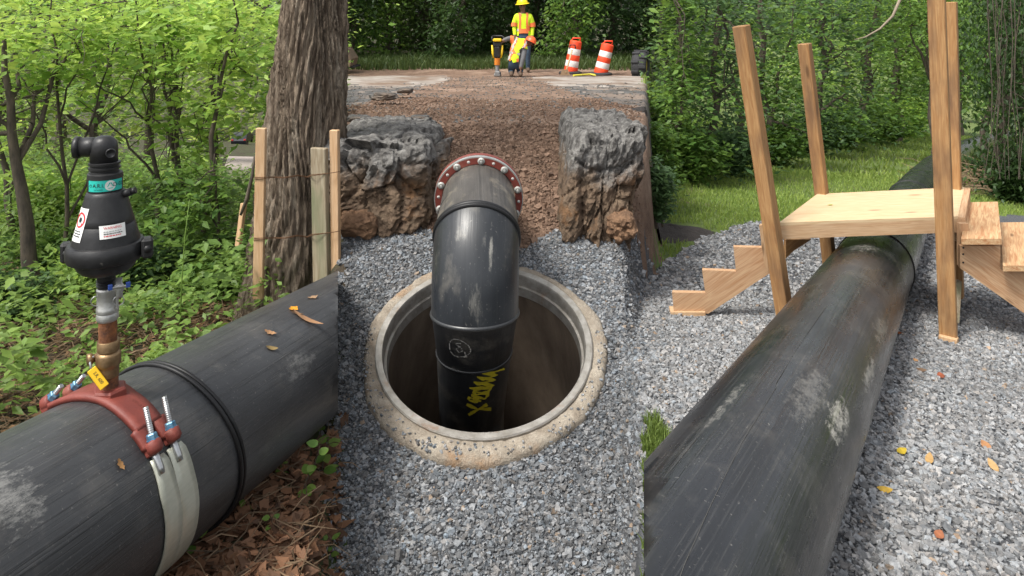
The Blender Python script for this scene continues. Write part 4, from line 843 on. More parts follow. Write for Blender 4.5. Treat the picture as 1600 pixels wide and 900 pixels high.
# flange with bolts
FLN = ta; RF = basis(FLN, (1, 0, 0)); FL = empty('flange_ring', P0, 'red oxide bolted flange ring at the mouth of the elbow pipe', 'flange')
b = MB(); b.lathe([(R0 + .004, -.012), (.252, -.012), (.256, -.008), (.256, .010), (.252, .013), (R0 + .004, .013)], 96, P0, RF, closed=True); edge_split(b.build('front_ring', REDP, FL))
b = MB(); b.lathe([(R0 + .004, -.055), (.256, -.055), (.259, -.05), (.259, -.03), (.256, -.026), (R0 + .004, -.026)], 96, P0, RF, closed=True); edge_split(b.build('back_ring', REDP, FL))
b = MB(); b.lathe([(.25, .0125), (.2585, .0125), (.2585, -.0135), (.25, -.0135)], 96, P0, RF, closed=True); edge_split(b.build('bright_edge', ZINC, FL))
for j in range(20):
    th = math.radians(90 + 18 * j - 4); c = P0 + RF @ Vector((.233 * math.cos(th), .233 * math.sin(th), 0))
    if j % 2 == 0:
        b = MB(); b.lathe([(0, .013), (.021, .013), (.021, .0165), (0, .0165)], 20, c, RF); wsh = b.build('washer', GALV, FL)
        b = MB(); b.lathe([(0, .0165), (.0145, .0165), (.0145, .025), (0, .025)], 6, c, RF, smooth=False); b.build('nut', GALVD, wsh); b = MB(); b.tube([c - FLN * .07, c + FLN * .032], .0065, 10); b.build('bolt', GALV, wsh)
    else: b = MB(); b.lathe([(0, .0134), (.009, .0136), (.009, .0128)], 14, c, RF); b.build('bolt_hole', mat('chipped_hole', (.5, .48, .45), None, rough=.8) if j == 1 else bpy.data.materials['chipped_hole'], FL)
# marks on the drop pipe
def surf_map(p0, r0, t0, p1, r1, t1):
    T, A = np.meshgrid(np.linspace(0, 1, 160), np.linspace(0, 2 * np.pi, 240)); T, A = T.ravel(), A.ravel(); d = np.outer(1 - T, t0) + np.outer(T, t1); d /= np.linalg.norm(d, axis=1)[:, None]
    x = np.array([1., 0, 0]) - d * d[:, :1]; x /= np.linalg.norm(x, axis=1)[:, None]; y = np.cross(d, x); c = np.outer(1 - T, p0) + np.outer(T, p1); nr = x * np.cos(A)[:, None] + y * np.sin(A)[:, None]; S = c + nr * (r0 + (r1 - r0) * T)[:, None]
    f = ((np.array([0, 0, CAMZ]) - S) * nr).sum(1) > 0; S, nr = S[f], nr[f]; q = np.stack([800 + FPX * S[:, 0] / S[:, 1], HOR + FPX * (CAMZ - S[:, 2]) / S[:, 1]], 1)
    return lambda px, py, lift: (lambda i: Vector(S[i] + nr[i] * lift))(int(np.argmin((q[:, 0] - px) ** 2 + (q[:, 1] - py) ** 2)))
def ribbon(name, m, parent, sm, pts, w, lift=.003):
    fine = []
    for a, c in zip(pts[:-1], pts[1:]): fine += [(a[0] + (c[0] - a[0]) * t, a[1] + (c[1] - a[1]) * t) for t in np.linspace(0, 1, 7)[:-1]]
    fine.append(pts[-1]); vs = []
    for i, p in enumerate(fine):
        a, c = fine[max(0, i - 1)], fine[min(len(fine) - 1, i + 1)]; dx, dy = c[0] - a[0], c[1] - a[1]; L = math.hypot(dx, dy) or 1; ww = w * (.75 + .35 * math.sin(i * .7)); vs += [sm(p[0] - dy / L * ww / 2, p[1] + dx / L * ww / 2, lift), sm(p[0] + dy / L * ww / 2, p[1] - dx / L * ww / 2, lift)]
    b = MB(); b.add(vs, [(2 * i, 2 * i + 1, 2 * i + 3, 2 * i + 2) for i in range(len(fine) - 1)]); return b.build(name, m, parent)
SPRAY = mat('yellow_spray_paint', (.72, .6, .03), (.55, .46, .03), 40, .6); CHALK = mat('paint_marker', (.5, .5, .48), None, rough=.7)
smD = surf_map(P4, R4, td, P5, R5, te); smL = surf_map(P3, R3 * .985, tc, P4, R4, td)
zz = lambda x, y: (540 + x / 2.647, 400 + y / 2.647)
for pts in ([(500, 612), (545, 632), (602, 632)], [(508, 656), (545, 635), (585, 612)], [(548, 602), (512, 596), (508, 584), (530, 588), (560, 600)], [(520, 575), (575, 590), (590, 570), (528, 558), (536, 572), (586, 562), (604, 545), (512, 545), (545, 550), (612, 535), (528, 520), (552, 528), (618, 512), (545, 500), (570, 508), (625, 492), (560, 482), (600, 484), (656, 466)]):
    ribbon('paint_stroke', SPRAY, drop, smD, [zz(*p) for p in pts], 5.0)
oval = [zz(468 + 44 * math.cos(t) + 6 * math.cos(2 * t), 380 + 36 * math.sin(t) + 10 * math.cos(t)) for t in np.linspace(0, 6.28, 14)]
ls = [o for o in EL.children if o.name.startswith('lower_section')][0]
for pts in (oval, [zz(*p) for p in ((455, 362), (475, 360), (478, 372), (458, 384), (470, 398), (484, 392), (478, 378), (456, 366))], [zz(492, 395), zz(500, 418)], [zz(488, 418), zz(506, 416)]): ribbon('marker_stroke', CHALK, ls, smL, pts, 1.0, .002)

# ------------------------------------------------------------------ broken trench walls
ROCK = bpy.data.materials.new('rock_face'); ROCK.use_nodes = True
def rock_material():
    n, l = ROCK.node_tree.nodes, ROCK.node_tree.links; p = n['Principled BSDF']; p.inputs['Roughness'].default_value = .92; p.inputs['Specular IOR Level'].default_value = .2
    tc = n.new('ShaderNodeTexCoord'); g = n.new('ShaderNodeNewGeometry'); sx = n.new('ShaderNodeSeparateXYZ'); l.new(g.outputs['Position'], sx.inputs[0])
    def nz(s, det=8, ro=.65): t = n.new('ShaderNodeTexNoise'); t.inputs['Scale'].default_value = s; t.inputs['Detail'].default_value = det; t.inputs['Roughness'].default_value = ro; l.new(tc.outputs['Object'], t.inputs['Vector']); return t.outputs['Fac']
    def rg(s, a, b, lo=0, hi=1): r = n.new('ShaderNodeMapRange'); r.inputs[1].default_value = a; r.inputs[2].default_value = b; r.inputs[3].default_value = lo; r.inputs[4].default_value = hi; l.new(s, r.inputs[0]); return r.outputs[0]
    def mx(f, A, B):
        x = n.new('ShaderNodeMix'); x.data_type = 'RGBA'; l.new(f, x.inputs['Factor'])
        for s_, v in ((x.inputs['A'], A), (x.inputs['B'], B)):
            if isinstance(v, tuple): s_.default_value = (*v, 1)
            else: l.new(v, s_)
        return x.outputs['Result']
    c = mx(rg(nz(7), .35, .65), (.12, .08, .055), (.22, .16, .11)); c = mx(rg(nz(11), .52, .64), c, (.07, .05, .035)); c = mx(rg(nz(4.2), .56, .64), c, (.2, .115, .062))
    ad = n.new('ShaderNodeMath'); ad.operation = 'MULTIPLY_ADD'; l.new(nz(5), ad.inputs[0]); ad.inputs[1].default_value = .55; l.new(sx.outputs[2], ad.inputs[2])
    c = mx(rg(ad.outputs[0], .98, 1.13), c, mx(rg(nz(16), .4, .62), (.085, .08, .076), (.26, .25, .235)))          # asphalt layer on top
    l.new(c, p.inputs['Base Color']); b = n.new('ShaderNodeBump'); b.inputs['Strength'].default_value = 1.0; b.inputs['Distance'].default_value = .03; l.new(nz(22, 10, .7), b.inputs['Height']); l.new(b.outputs[0], p.inputs['Normal'])
rock_material()
from mathutils import noise as mnoise
def rock(name, px, py, Y, hx, hy, hz_, label, seed, m=ROCK, pw=3.2, amp=.16, lvl=5, tilt=0.0, group='broken trench edges', trunc=None):
    c = at(px, py, Y); me = bpy.data.meshes.new(name); import bmesh; bm = bmesh.new(); bmesh.ops.create_icosphere(bm, subdivisions=lvl, radius=1); off = Vector((seed * 7.3, seed * 3.1, seed))
    for v in bm.verts:
        d = v.co.normalized(); r = (abs(d.x) ** pw + abs(d.y) ** pw + abs(d.z) ** pw) ** (-1 / pw); q = d * r
        f1 = mnoise.fractal(q * 1.1 + off, .9, 2.1, 4); f2 = mnoise.ridged_multi_fractal(q * 2.6 + off, .75, 2.2, 6, 1.0, 2.0); f3 = mnoise.cell(Vector((q.x * 5, q.y * 5, q.z * 2.2)) + off); f4 = mnoise.fractal(Vector((q.x * 9, q.y * 9, q.z * 4)) + off, .7, 2.1, 5)
        vd, vp = mnoise.voronoi(Vector((q.x * 1.9, q.y * 1.9, q.z * 1.5)) + off); vd2, vp2 = mnoise.voronoi(Vector((q.x * 5.5, q.y * 5.5, q.z * 4)) + off)
        q = q * (1 + amp * f1 + amp * .25 * (f2 - 1.2) + .16 * mnoise.noise(vp[0] * 9.7) + .05 * mnoise.noise(vp2[0] * 9.7) - .05 * max(0, 1 - (vd[1] - vd[0]) * 9) + .022 * f4); v.co = Vector((q.x * hx + q.z * tilt, q.y * hy, q.z * hz_))
    bm.to_mesh(me); bm.free(); me.materials.append(m); me.polygons.foreach_set('use_smooth', [False] * len(me.polygons)); o = obj(name, me, None, Matrix.Translation(c)); return tag(o, label, 'rock', group)
rock('trench_rock', 606, 272, 5.6, .39, .66, .35, 'big broken rock face left of the elbow pipe', 1.0, pw=9, amp=.07, lvl=6)
rock('trench_rock', 926, 272, 5.55, .25, .66, .40, 'big broken rock face right of the elbow pipe', 5.2, tilt=.07, pw=9, amp=.07, lvl=6)
BROWNR = mat('brown_earth_rock', (.24, .14, .08), (.13, .075, .045), 9, .95, bump=.9, bscale=30, bdist=.03)
rock('earth_lump', 562, 345, 4.98, .14, .15, .10, 'small brown earth lump under the left rock face', 2.7, BROWNR, 2.4, .2, 4)
rock('earth_lump', 968, 346, 4.95, .10, .2, .10, 'brown earth lump under the right rock face', 3.9, BROWNR, 2.4, .2, 4)
for i, (px, py, Y, s, lab) in enumerate(((560, 186, 6.5, .10, 'flat asphalt chunk on top of the left rock face'), (655, 186, 6.3, .09, 'dark asphalt chunk at the right end of the left rock top'), (600, 150, 8.2, .14, 'asphalt chunk on the torn road left of the dirt'), (632, 141, 8.9, .10, 'small asphalt chunk left of the dirt ramp'), (930, 178, 6.7, .09, 'asphalt chunk on top of the right rock face'))):
    rock('asphalt_chunk', px, py, Y, s, s * .8, s * .35, lab, 7.7 + i, M_ASPH, 3.0, .25, 3, group='asphalt chunks on the torn road')

# ------------------------------------------------------------------ traffic drums, shovel, rope, machine parts at the road edge
ORG = mat('drum_orange', (.85, .075, .02), (.72, .06, .02), 6, .5); DRW = mat('drum_white', (.78, .77, .75), (.6, .58, .55), 9, .5); RUB = mat('drum_rubber', (.03, .03, .032), None, rough=.8)
def drum(px, py, tpx, tpy, Y, lab, dirty):
    B = at(px, py, Y); B.z = hz(B.x, B.y); T = B + (at(tpx, tpy, Y) - at(px, py, Y)); ax = (T - B).normalized(); H = (T - B).length; R = basis(ax); root = empty('traffic_drum', B, lab, 'traffic drum', 'traffic drums by the road')
    b = MB(); b.lathe([(0, .0), (.27, .0), (.29, .02), (.28, .05), (.2, .07), (0, .07)], 32, B); b.build('rubber_base', RUB, root)
    zs = [.04, .2, .37, .53, .70, .9]; rr = [.17, .165, .16, .155, .15, .145]
    for i in range(5):
        b = MB(); r0, r1 = rr[i], rr[i + 1]; z0, z1 = zs[i] * H, zs[i + 1] * H; b.lathe([(r0, z0), (r0 + .004, z0 + .012), (r1 + .004, z1 - .012), (r1, z1)], 28, B, R); b.build('orange_band' if i % 2 == 0 else 'white_band', ORG if i % 2 == 0 else DRW, root)
    b = MB(); b.lathe([(.145, .9 * H), (.12, .925 * H), (0, .93 * H)], 28, B, R); b.build('top', ORG, root)
    hx = Vector((1, 0, 0)); c = B + ax * .92 * H; b = MB(); b.tube([c - hx * .1, c - hx * .095 + ax * .07, c + hx * .095 + ax * .07, c + hx * .1], [.018] * 4, 8); b.build('handle', ORG, root); return root
drum(891, 117, 901, 61, 18.3, 'leaning orange and white drum with a shovel against it', True); drum(938, 119, 951, 66, 18.0, 'leaning orange and white drum nearest the machine tyre', False)
SH = empty('shovel', at(884, 120, 17.6), 'long handled shovel leaning on the left traffic drum', 'shovel'); b = MB(); s0 = at(884, 114, 17.6); s1 = at(894, 78, 17.9); b.tube([s0, s1], .02, 8); b.build('handle', LUM, SH)
b = MB(); b.tube([s1 + Vector((-.06, 0, .02)), s1 + Vector((-.05, 0, .12)), s1 + Vector((.07, 0, .12)), s1 + Vector((.08, 0, .02))], .018, 8); b.build('grip', RUB, SH); sb = at(883, 119, 17.6); b = MB(); b.prism([sb + Vector(q) for q in ((-.1, 0, -.12), (.06, 0, -.14), (.12, 0, .02), (.07, 0, .16), (-.07, 0, .16), (-.12, 0, .02))], (0, .012, .0)); b.build('blade', mat('shovel_blade', (.34, .22, .13), None, rough=.6, metal=.3), SH)
b = MB(); b.tube([on(896, 120) + Vector((0, 0, .03)), on(910, 119) + Vector((0, 0, .03)), on(922, 118) + Vector((0, 0, .03)), on(930, 120) + Vector((0, 0, .04))], .022, 6); tag(b.build('yellow_rope', mat('yellow_rope', (.6, .52, .05), None, rough=.7)), 'yellow rope on the ground between the two traffic drums', 'rope')
def machine_wheel(px, py, Y, r, lab):
    c = at(px, py, Y); root = empty('machine_wheel', c - Vector((0, 0, r)), lab, 'wheel'); R = basis((1, -.35, 0)); b = MB(); b.lathe([(r * .5, -.16), (r * .9, -.17), (r * .97, -.1), (r * .97, .1), (r * .9, .17), (r * .5, .16)], 36, c, R, closed=True); ty = b.build('tyre', RUB, root)
    for j in range(18):
        th = j * 2 * math.pi / 18; q = c + R @ Vector((math.cos(th) * r * .99, math.sin(th) * r * .99, (.085 if j % 2 else -.085))); b = MB(); b.box(q, .05, .07, .17, R @ Matrix.Rotation(th, 3, 'Z'), .008); b.build('lug', RUB, ty)
    b = MB(); b.lathe([(0, -.1), (r * .3, -.12), (r * .5, -.13), (r * .5, .13), (r * .3, .12), (0, .1)], 28, c, R); b.build('rim', mat('rim_yellow', (.5, .36, .04), None, rough=.5), root)
machine_wheel(1001, 103, 17.6, .36, 'knobbly black machine tyre at the road edge right of the drums')
BK = empty('loader_bucket', at(541, 96, 18.5), 'rusty brown loader bucket at the road edge far left', 'bucket'); b = MB(); c = at(541, 91, 18.5); b.prism([c + Vector(q) for q in ((-.35, -.3, -.05), (.15, -.3, -.2), (.2, -.3, .0), (.05, -.3, .24), (-.35, -.3, .28))], (0, .8, 0)); sh = b.build('shell', mat('bucket_steel', (.22, .15, .10), (.12, .09, .07), 8, .7, bump=.3), BK)
for j in range(3): b = MB(); b.box(c + Vector((.2, -.2 + j * .28, -.2)), .16, .05, .05, None, .01); b.build('tooth', RUB, BK)
# dark dense trees behind the road
names = ['dark tree behind the loader bucket', 'dark leafy tree left of the workers', 'drooping olive tree left of the tamper', 'dense dark tree straight behind the tamper', 'dark tree straight behind the workers', 'dark tree between workers and drums', 'leafy tree above the left drum', 'pale leafed tree above the right drum', 'dark tree above the machine tyre']
for i, lab in enumerate(names):
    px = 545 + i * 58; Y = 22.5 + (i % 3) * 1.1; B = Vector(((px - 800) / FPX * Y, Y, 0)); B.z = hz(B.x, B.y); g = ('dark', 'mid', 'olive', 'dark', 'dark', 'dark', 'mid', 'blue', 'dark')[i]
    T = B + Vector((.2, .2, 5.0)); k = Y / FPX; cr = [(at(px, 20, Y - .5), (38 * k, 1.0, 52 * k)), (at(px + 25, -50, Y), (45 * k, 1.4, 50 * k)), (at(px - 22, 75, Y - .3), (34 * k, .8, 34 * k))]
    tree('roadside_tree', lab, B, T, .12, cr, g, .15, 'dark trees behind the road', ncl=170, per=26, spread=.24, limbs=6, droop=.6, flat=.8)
for i in range(7):
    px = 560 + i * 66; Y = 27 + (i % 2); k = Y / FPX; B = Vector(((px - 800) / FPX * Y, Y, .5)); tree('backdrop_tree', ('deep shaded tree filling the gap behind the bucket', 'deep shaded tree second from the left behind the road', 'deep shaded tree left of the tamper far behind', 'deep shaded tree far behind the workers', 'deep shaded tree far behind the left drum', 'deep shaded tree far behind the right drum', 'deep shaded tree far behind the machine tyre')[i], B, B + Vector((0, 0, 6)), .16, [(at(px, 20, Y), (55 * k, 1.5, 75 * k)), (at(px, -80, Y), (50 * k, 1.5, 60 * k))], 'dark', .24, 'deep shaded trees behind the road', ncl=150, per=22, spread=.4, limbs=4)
def blades(name, P, h, w, ca, cb, lab, cat='grass'):
    n = len(P); th = rng.uniform(0, 6.28, n); H = rng.uniform(.5, 1.2, n) * h; ln = rng.normal(0, .35, (n, 2)) * H[:, None]; s = np.stack([np.cos(th), np.sin(th), 0 * th], 1) * w
    top = P + np.concatenate([ln, H[:, None]], 1); mid = P + np.concatenate([ln * .3, H[:, None] * .55], 1); v = np.stack([P - s, P + s, mid + s * .7, mid - s * .7, top], 1); q = (np.arange(n) * 5)[:, None, None]
    T = np.array([(0, 1, 2), (0, 2, 3), (3, 2, 4)])[None] + q; t = rng.uniform(0, 1, (n, 1)); c = np.array(ca) * (1 - t) + np.array(cb) * t
    return tag(obj(name, mesh_np(name, v.reshape(-1, 3), T.reshape(-1, 3), M_GRASS, col=np.repeat(c, 5, 0))), lab, cat, kind='stuff')
Y = rng.uniform(19.3, 23, 9000); X = rng.uniform(A_L, A_R + .01, 9000) * Y; blades('verge_grass', np.stack([X, Y, height(X, Y)], 1), .24, .014, (.09, .125, .035), (.04, .075, .018), 'tall grass along the far road edge')
# ------------------------------------------------------------------ right pipe under the footbridge
s_h, ph_h = pipe_hit(1312, 655, DR, CR, RR); s_h2, ph_h2 = pipe_hit(1350, 590, DR, CR, RR); s_h3, ph_h3 = pipe_hit(1230, 590, DR, CR, RR); s_h4, ph_h4 = pipe_hit(1135, 630, DR, CR, RR)
MR = pipe_mat('pipe_dusty', base=(.008, .009, .011), dustamt=.3, wear=.6, spot=[(s_h, ph_h * RR, .30, .085, .95), (s_h2 + .1, ph_h2 * RR + .02, .4, .06, .65), (5.3, .0, .5, .16, .35), (s_h4, ph_h4 * RR, .4, .03, .3), (s_h3, ph_h3 * RR + .08, .5, .12, .22), (s_h2 + .7, ph_h2 * RR, .5, .10, .3)], spotcol=(.42, .40, .36), rough=.28)
RP = empty('large_pipe', pt(DR, CR, RR, 3, math.pi), 'large black plastic pipe running under the wooden footbridge', 'pipe')
path = [CR + DR * s for s in np.linspace(.8, 9.5, 44)]; dcur = DR.copy(); 
for i in range(54): dcur = (Matrix.Rotation(math.radians(-.16), 3, 'Z') @ dcur).normalized(); path.append(path[-1] + dcur * .5)
pipe_body('large_pipe', path, UR, RR, MR, RP, cut0=(DR, (1006 - 800) / FPX), s0=.8)
for px, py in ((1424, 405), (1440, 288)):
    s, ph = pipe_hit(px, py, DR, CR, RR); bead(RP, CR + DR * s, DR, RR, .012, SEAM, h=.008)
zs_ = [path[k] for k in (54, 60)]; bead(RP, zs_[0], (path[55] - path[54]), RR, .02, SEAM)
# pale seam line running along the pipe's crown
b = MB(); sm = [pipe_hit(x, y, DR, CR, RR) for x, y in ((1052, 930), (1068, 885), (1110, 790), (1160, 690), (1213, 605), (1212, 600), (1245, 545), (1290, 480))]; sl = [(a, c) for a, c in sm]
for (a, c), (a2, c2) in zip(sl[:-1], sl[1:]):
    for t in np.linspace(0, 1, 5)[:-1]: pass
vs = []; 
for (a, c) in sl: vs += [pt(DR, CR, RR + .0012, a, c - .0025), pt(DR, CR, RR + .0018, a, c + .0025)]
b.add(vs, [(2 * i, 2 * i + 1, 2 * i + 3, 2 * i + 2) for i in range(len(sl) - 1)]); b.build('scratch_line', mat('scratched_plastic', (.06, .058, .054), None, rough=.7), RP)

# ------------------------------------------------------------------ wooden footbridge over the pipe
ZD = CAMZ - 328 / FPX * 4.60
def dk(px, py, z=ZD): Y = (CAMZ - z) * FPX / (py - HOR); return at(px, py, Y)
fl_, fr_, bl_, br_ = dk(1217, 348), dk(1497, 338), dk(1277, 303), dk(1507, 292)
FB = empty('footbridge', (fl_ + br_) / 2 - Vector((0, 0, .7)), 'raw timber footbridge with plywood deck and steps over the right pipe', 'footbridge')
def prism_l(name, pts, ext, zax, m, xax=None):
    R = basis(zax, xax); p0 = Vector(pts[0]); Ri = R.transposed(); b = MB(); b.prism([Ri @ (Vector(p) - p0) for p in pts], Ri @ Vector(ext)); return b.build(name, m, FB, TRS(p0, R))
fx = (fr_ - fl_).normalized(); sl_ = (bl_ - fl_).normalized(); sr_ = (br_ - fr_).normalized(); zdn = Vector((0, 0, -1))
prism_l('deck', [fl_, fr_, br_, bl_], (0, 0, -.018), fx, PLY)
def rim(p, q, inward, h, t, m, z0=.0185, name='rim_board'):
    a, c = p + zdn * z0, q + zdn * z0; return prism_l(name, [a, c, c + zdn * h, a + zdn * h], inward * t, (q - p), m)
rim(fl_, fr_, Vector((-fx.y, fx.x, 0)), .085, .038, LUM); rim(bl_, br_, Vector((fx.y, -fx.x, 0)), .085, .038, LUM); nl = Vector((sl_.y, -sl_.x, 0)); rim(fl_ + sl_ * .06, bl_ - sl_ * .06, nl, .085, .038, LUM)
nr_ = Vector((sr_.y, -sr_.x, 0)); rim(fr_ + sr_ * .0, br_, nr_, .27, .038, LUMR, .004)
b0 = fr_ + zdn * .03 + nr_ * .04; prism_l('ledger', [b0 - fx * .06, b0 - fx * .005, b0 - fx * .005 + zdn * .27, b0 - fx * .06 + zdn * .27], Vector((0, -.04, 0)), (0, 0, 1), LUMR)
def post(pb, pt_, Y, w, nrm, m, Yt=None, dp=None, ground=True, label=None):
    p0, p1 = at(*pb, Y), at(*pt_, Yt or Y)
    if ground:
        d = (p0 - p1).normalized()
        for _ in range(60):
            if p0.z <= hz(p0.x, p0.y) - .01: break
            p0 = p0 + d * .02
    o = board('post', p0, p1, w, dp or w, nrm, m, FB, .005); 
    if label: o['label'] = label
    return o
post((1226, 490), (1158, 40), 4.52, .083, (-.70, -.71, 0), LUMO); post((1297, 417), (1257, 68), 5.36, .080, (-.66, -.75, 0), LUMO); post((1496, 445), (1486, 3), 5.5, .078, (-.62, -.78, 0), LUMO)
p = post((1482, 530), (1461, -60), 4.52, .096, (-.64, -.76, 0), LUMO, dp=.05)
board('post_foot', at(1482, 533, 4.50) - Vector((0, 0, .01)), at(1482, 525, 4.50), .1, .06, (-.64, -.76, 0), LUM, FB)
prism_l('brace', [at(1494, 440, 4.95), at(1503, 440, 4.95), at(1499, 505, 4.75), at(1492, 505, 4.75)], (.0, .04, 0), (0, 0, 1), LUMW)
# steps on the left
YS = 4.66; P_ = lambda x, y, Y=YS: at(x, y, Y)
prism_l('stringer', [P_(*q) for q in ((1050, 457), (1102, 458), (1097, 422), (1150, 424), (1146, 386), (1190, 387), (1188, 354), (1216, 354), (1216, 414), (1204, 426), (1107, 490), (1053, 488))], (.012, .04, 0), (P_(1204, 426) - P_(1107, 490)), LUMR)
prism_l('base_plate', [P_(1048, 488, 4.64), P_(1102, 488, 4.64), P_(1103, 499, 4.64), P_(1048, 499, 4.64)], (.01, .1, 0), (1, 0, 0), LUM)
prism_l('riser_board', [P_(1186, 352, 4.60), P_(1196, 352, 4.60), P_(1205, 419, 4.60), P_(1195, 419, 4.60)], (.02, .035, 0), (0, 0, 1), LUM)
prism_l('stringer', [P_(1228, 374, 4.95), P_(1268, 374, 5.1), P_(1240, 392, 5.0), P_(1228, 404, 4.95)], (.0, .04, 0), (P_(1268, 374, 5.1) - P_(1228, 404, 4.95)), LUMO)
# steps on the right
sp = prism_l('stringer', [P_(*q, 4.6) for q in ((1500, 384), (1563, 384), (1563, 420), (1570, 425), (1632, 425), (1632, 470), (1694, 470), (1694, 540), (1672, 540), (1500, 419))], (.012, .04, 0), (P_(1672, 540, 4.6) - P_(1500, 419, 4.6)), LUMR)
prism_l('stringer', [at(*q, 4.6) + Vector((.33, .72, 0)) for q in ((1500, 384), (1563, 384), (1563, 420), (1570, 425), (1632, 425), (1632, 470), (1694, 470), (1694, 540), (1672, 540), (1500, 419))], (.012, .04, 0), (P_(1672, 540, 4.6) - P_(1500, 419, 4.6)), LUMR)
for (f0, f1, b0_, b1_) in (((1502, 373), (1565, 373), (1512, 316), (1559, 315)), ((1567, 415), (1632, 415), (1563, 347.5), (1608, 347))):
    z = CAMZ - (f0[1] - HOR) / FPX * 4.52; A, B_, C_, D_ = dk(*f0, z), dk(*f1, z), dk(*b1_, z), dk(*b0_, z); prism_l('tread', [A, B_, C_, D_], (0, 0, -.036), (D_ - A), LUMT)
for y in (387, 397, 410): b = MB(); b.lathe([(0, 0), (.006, .0), (.006, .003), (0, .003)], 8, at(1505, y, 4.598), basis((0, -1, 0))); b.build('nail', BLK, sp)

# ------------------------------------------------------------------ leaves dropped on the pale gravel and the deck
for px, py, L, w, col, lab in ((1470, 592, .045, .035, (.26, .07, .03), 'red brown leaf on the pale gravel right of the white splash'), (1408, 711, .05, .03, (.50, .36, .03), 'folded yellow leaf on the pale gravel beside the right pipe'), (1452, 724, .055, .03, (.42, .26, .10), 'tan leaf right of the folded yellow leaf'), (1552, 734, .06, .03, (.42, .27, .12), 'pale tan leaf near the right edge of the gravel'), (1382, 772, .055, .028, (.50, .32, .05), 'yellow leaf nearest the foot of the right pipe'), (1467, 843, .035, .03, (.3, .11, .05), 'orange leaf lowest on the pale gravel'), (1540, 702, .045, .04, (.40, .2, .09), 'small brown leaf above the pale tan one'), (1431, 567, .03, .02, (.4, .22, .1), 'tiny tan leaf below the front right post'), (1440, 583, .05, .025, (.16, .1, .06), 'dark brown leaf left of the red brown one'), (1405, 524, .035, .02, (.3, .09, .03), 'dark red leaf at the foot of the front right post')):
    P0 = on(px, py); dead_leaf(P0 + Vector((0, 0, .012)), (random.gauss(0, .3), -.3, 1), (random.gauss(0, 1), random.gauss(0, 1), 0), L, w, col, lab, 'leaves dropped on the pale gravel', .25, 0)
dead_leaf(dk(1297, 321) + Vector((0, 0, .001)), (0, 0, 1), (1, .3, 0), .045, .015, (.25, .33, .05), 'narrow green leaf lying on the plywood deck', 'leaves dropped on the deck', .1)
# dark soil heap at the lawn edge
P = on(1052, 362); SO = mat('dark_topsoil', (.035, .03, .028), (.06, .05, .045), 20, .95, bump=.9, bscale=50, bdist=.02)
def mound(name, c, rx, ry, h, m, lab, cat):
    n, k, vs, fs = 40, 9, [], []
    for i in range(k):
        for j in range(n):
            t = i / (k - 1); th = 2 * math.pi * j / n; rr = t * (1 + .15 * math.sin(3 * th + 1) + .1 * math.sin(5 * th)); x, y = c.x + rx * rr * math.cos(th), c.y + ry * rr * math.sin(th); vs.append((x, y, hz(x, y) + h * (1 - t * t) + random.gauss(0, h * .06) - .015 * t))
    fs = [(i * n + j, i * n + (j + 1) % n, (i + 1) * n + (j + 1) % n, (i + 1) * n + j) for i in range(k - 1) for j in range(n)]; b = MB(); b.add(vs, fs, True); return tag(b.build(name, m), lab, cat)
mound('soil_heap', P, .42, .55, .06, SO, 'low dark topsoil heap at the edge of the lawn', 'soil')
# ------------------------------------------------------------------ lawn and right-hand woods
Y = np.sqrt(rng.uniform(5.0 ** 2, 14 ** 2, 60000)); X = rng.uniform(A_R, .8, 60000) * Y; k = zone(X, Y) == 6; X, Y = X[k], Y[k]; k = (np.abs(X - P.x) > .4) | (np.abs(Y - P.y) > .5); X, Y = X[k], Y[k]
bare = .5 + .5 * vnoise(X, Y, 1.1); k = rng.uniform(size=len(X)) < .35 + .65 * bare; X, Y = X[k], Y[k]
blades('lawn_grass', np.stack([X, Y, height(X, Y)], 1), .06, .006, (.30, .38, .09), (.16, .25, .05), 'mown grass beyond the pale gravel')
Y = rng.uniform(1.6, 3.2, 5000); X = rng.uniform(A_R, .24, 5000) * Y; k = zone(X, Y) == 6; X, Y = X[k], Y[k]; blades('lawn_grass', np.stack([X, Y, height(X, Y)], 1), .045, .003, (.16, .22, .05), (.09, .14, .03), 'grass corner left of the right pipe')
Y = np.sqrt(rng.uniform(13 ** 2, 34 ** 2, 15000)); X = rng.uniform(A_R, .75, 15000) * Y; blades('lawn_grass', np.stack([X, Y, height(X, Y)], 1), .12, .02, (.27, .34, .08), (.14, .22, .045), 'grass along the path into the right woods')
def rtree(lab, px, py, up, wpx, crown, green, leafpx, ncl, per=24, spread=.3, Y=None, **k):
    B = on(px, py) if Y is None else Vector(((px - 800) / FPX * Y, Y, 0)); B.z = hz(B.x, B.y); Yb = B.y; kk = Yb / FPX
    tree(k.pop('name', 'woodland_tree'), lab, B, at(px + up[0], up[1], Yb), wpx * kk / 2, [(at(x, y, Yb + dy), (rx * kk, max(.6, rx * kk * .55), rz * kk)) for x, y, dy, rx, rz in crown], green, leafpx * kk, 'trees of the right woods', ncl=ncl, per=per, spread=spread * kk * 100, limbs=k.pop('limbs', 6), **k)
rtree('leafy tree at the left end of the right woods', 1062, 285, (0, -80), 12, [(1068, 60, 0, 44, 95), (1066, 170, -.3, 42, 70), (1056, 235, 0, 36, 50)], 'mid', 11, 120, spread=.16)
rtree('tall green tree behind the front left post', 1110, 278, (10, -100), 14, [(1120, 40, 0, 75, 90), (1110, 150, 0, 60, 60), (1135, 220, -.3, 50, 50)], 'blue', 10, 150)
rtree('green tree between the two left posts', 1200, 262, (-10, -100), 12, [(1200, 60, 0, 80, 90), (1210, 170, 0, 70, 60)], 'mid', 9.5, 150)
rtree('dark tree behind the back left post', 1270, 245, (20, -100), 14, [(1280, 40, 0, 80, 90), (1290, 160, 0, 70, 60)], 'blue', 9, 150)
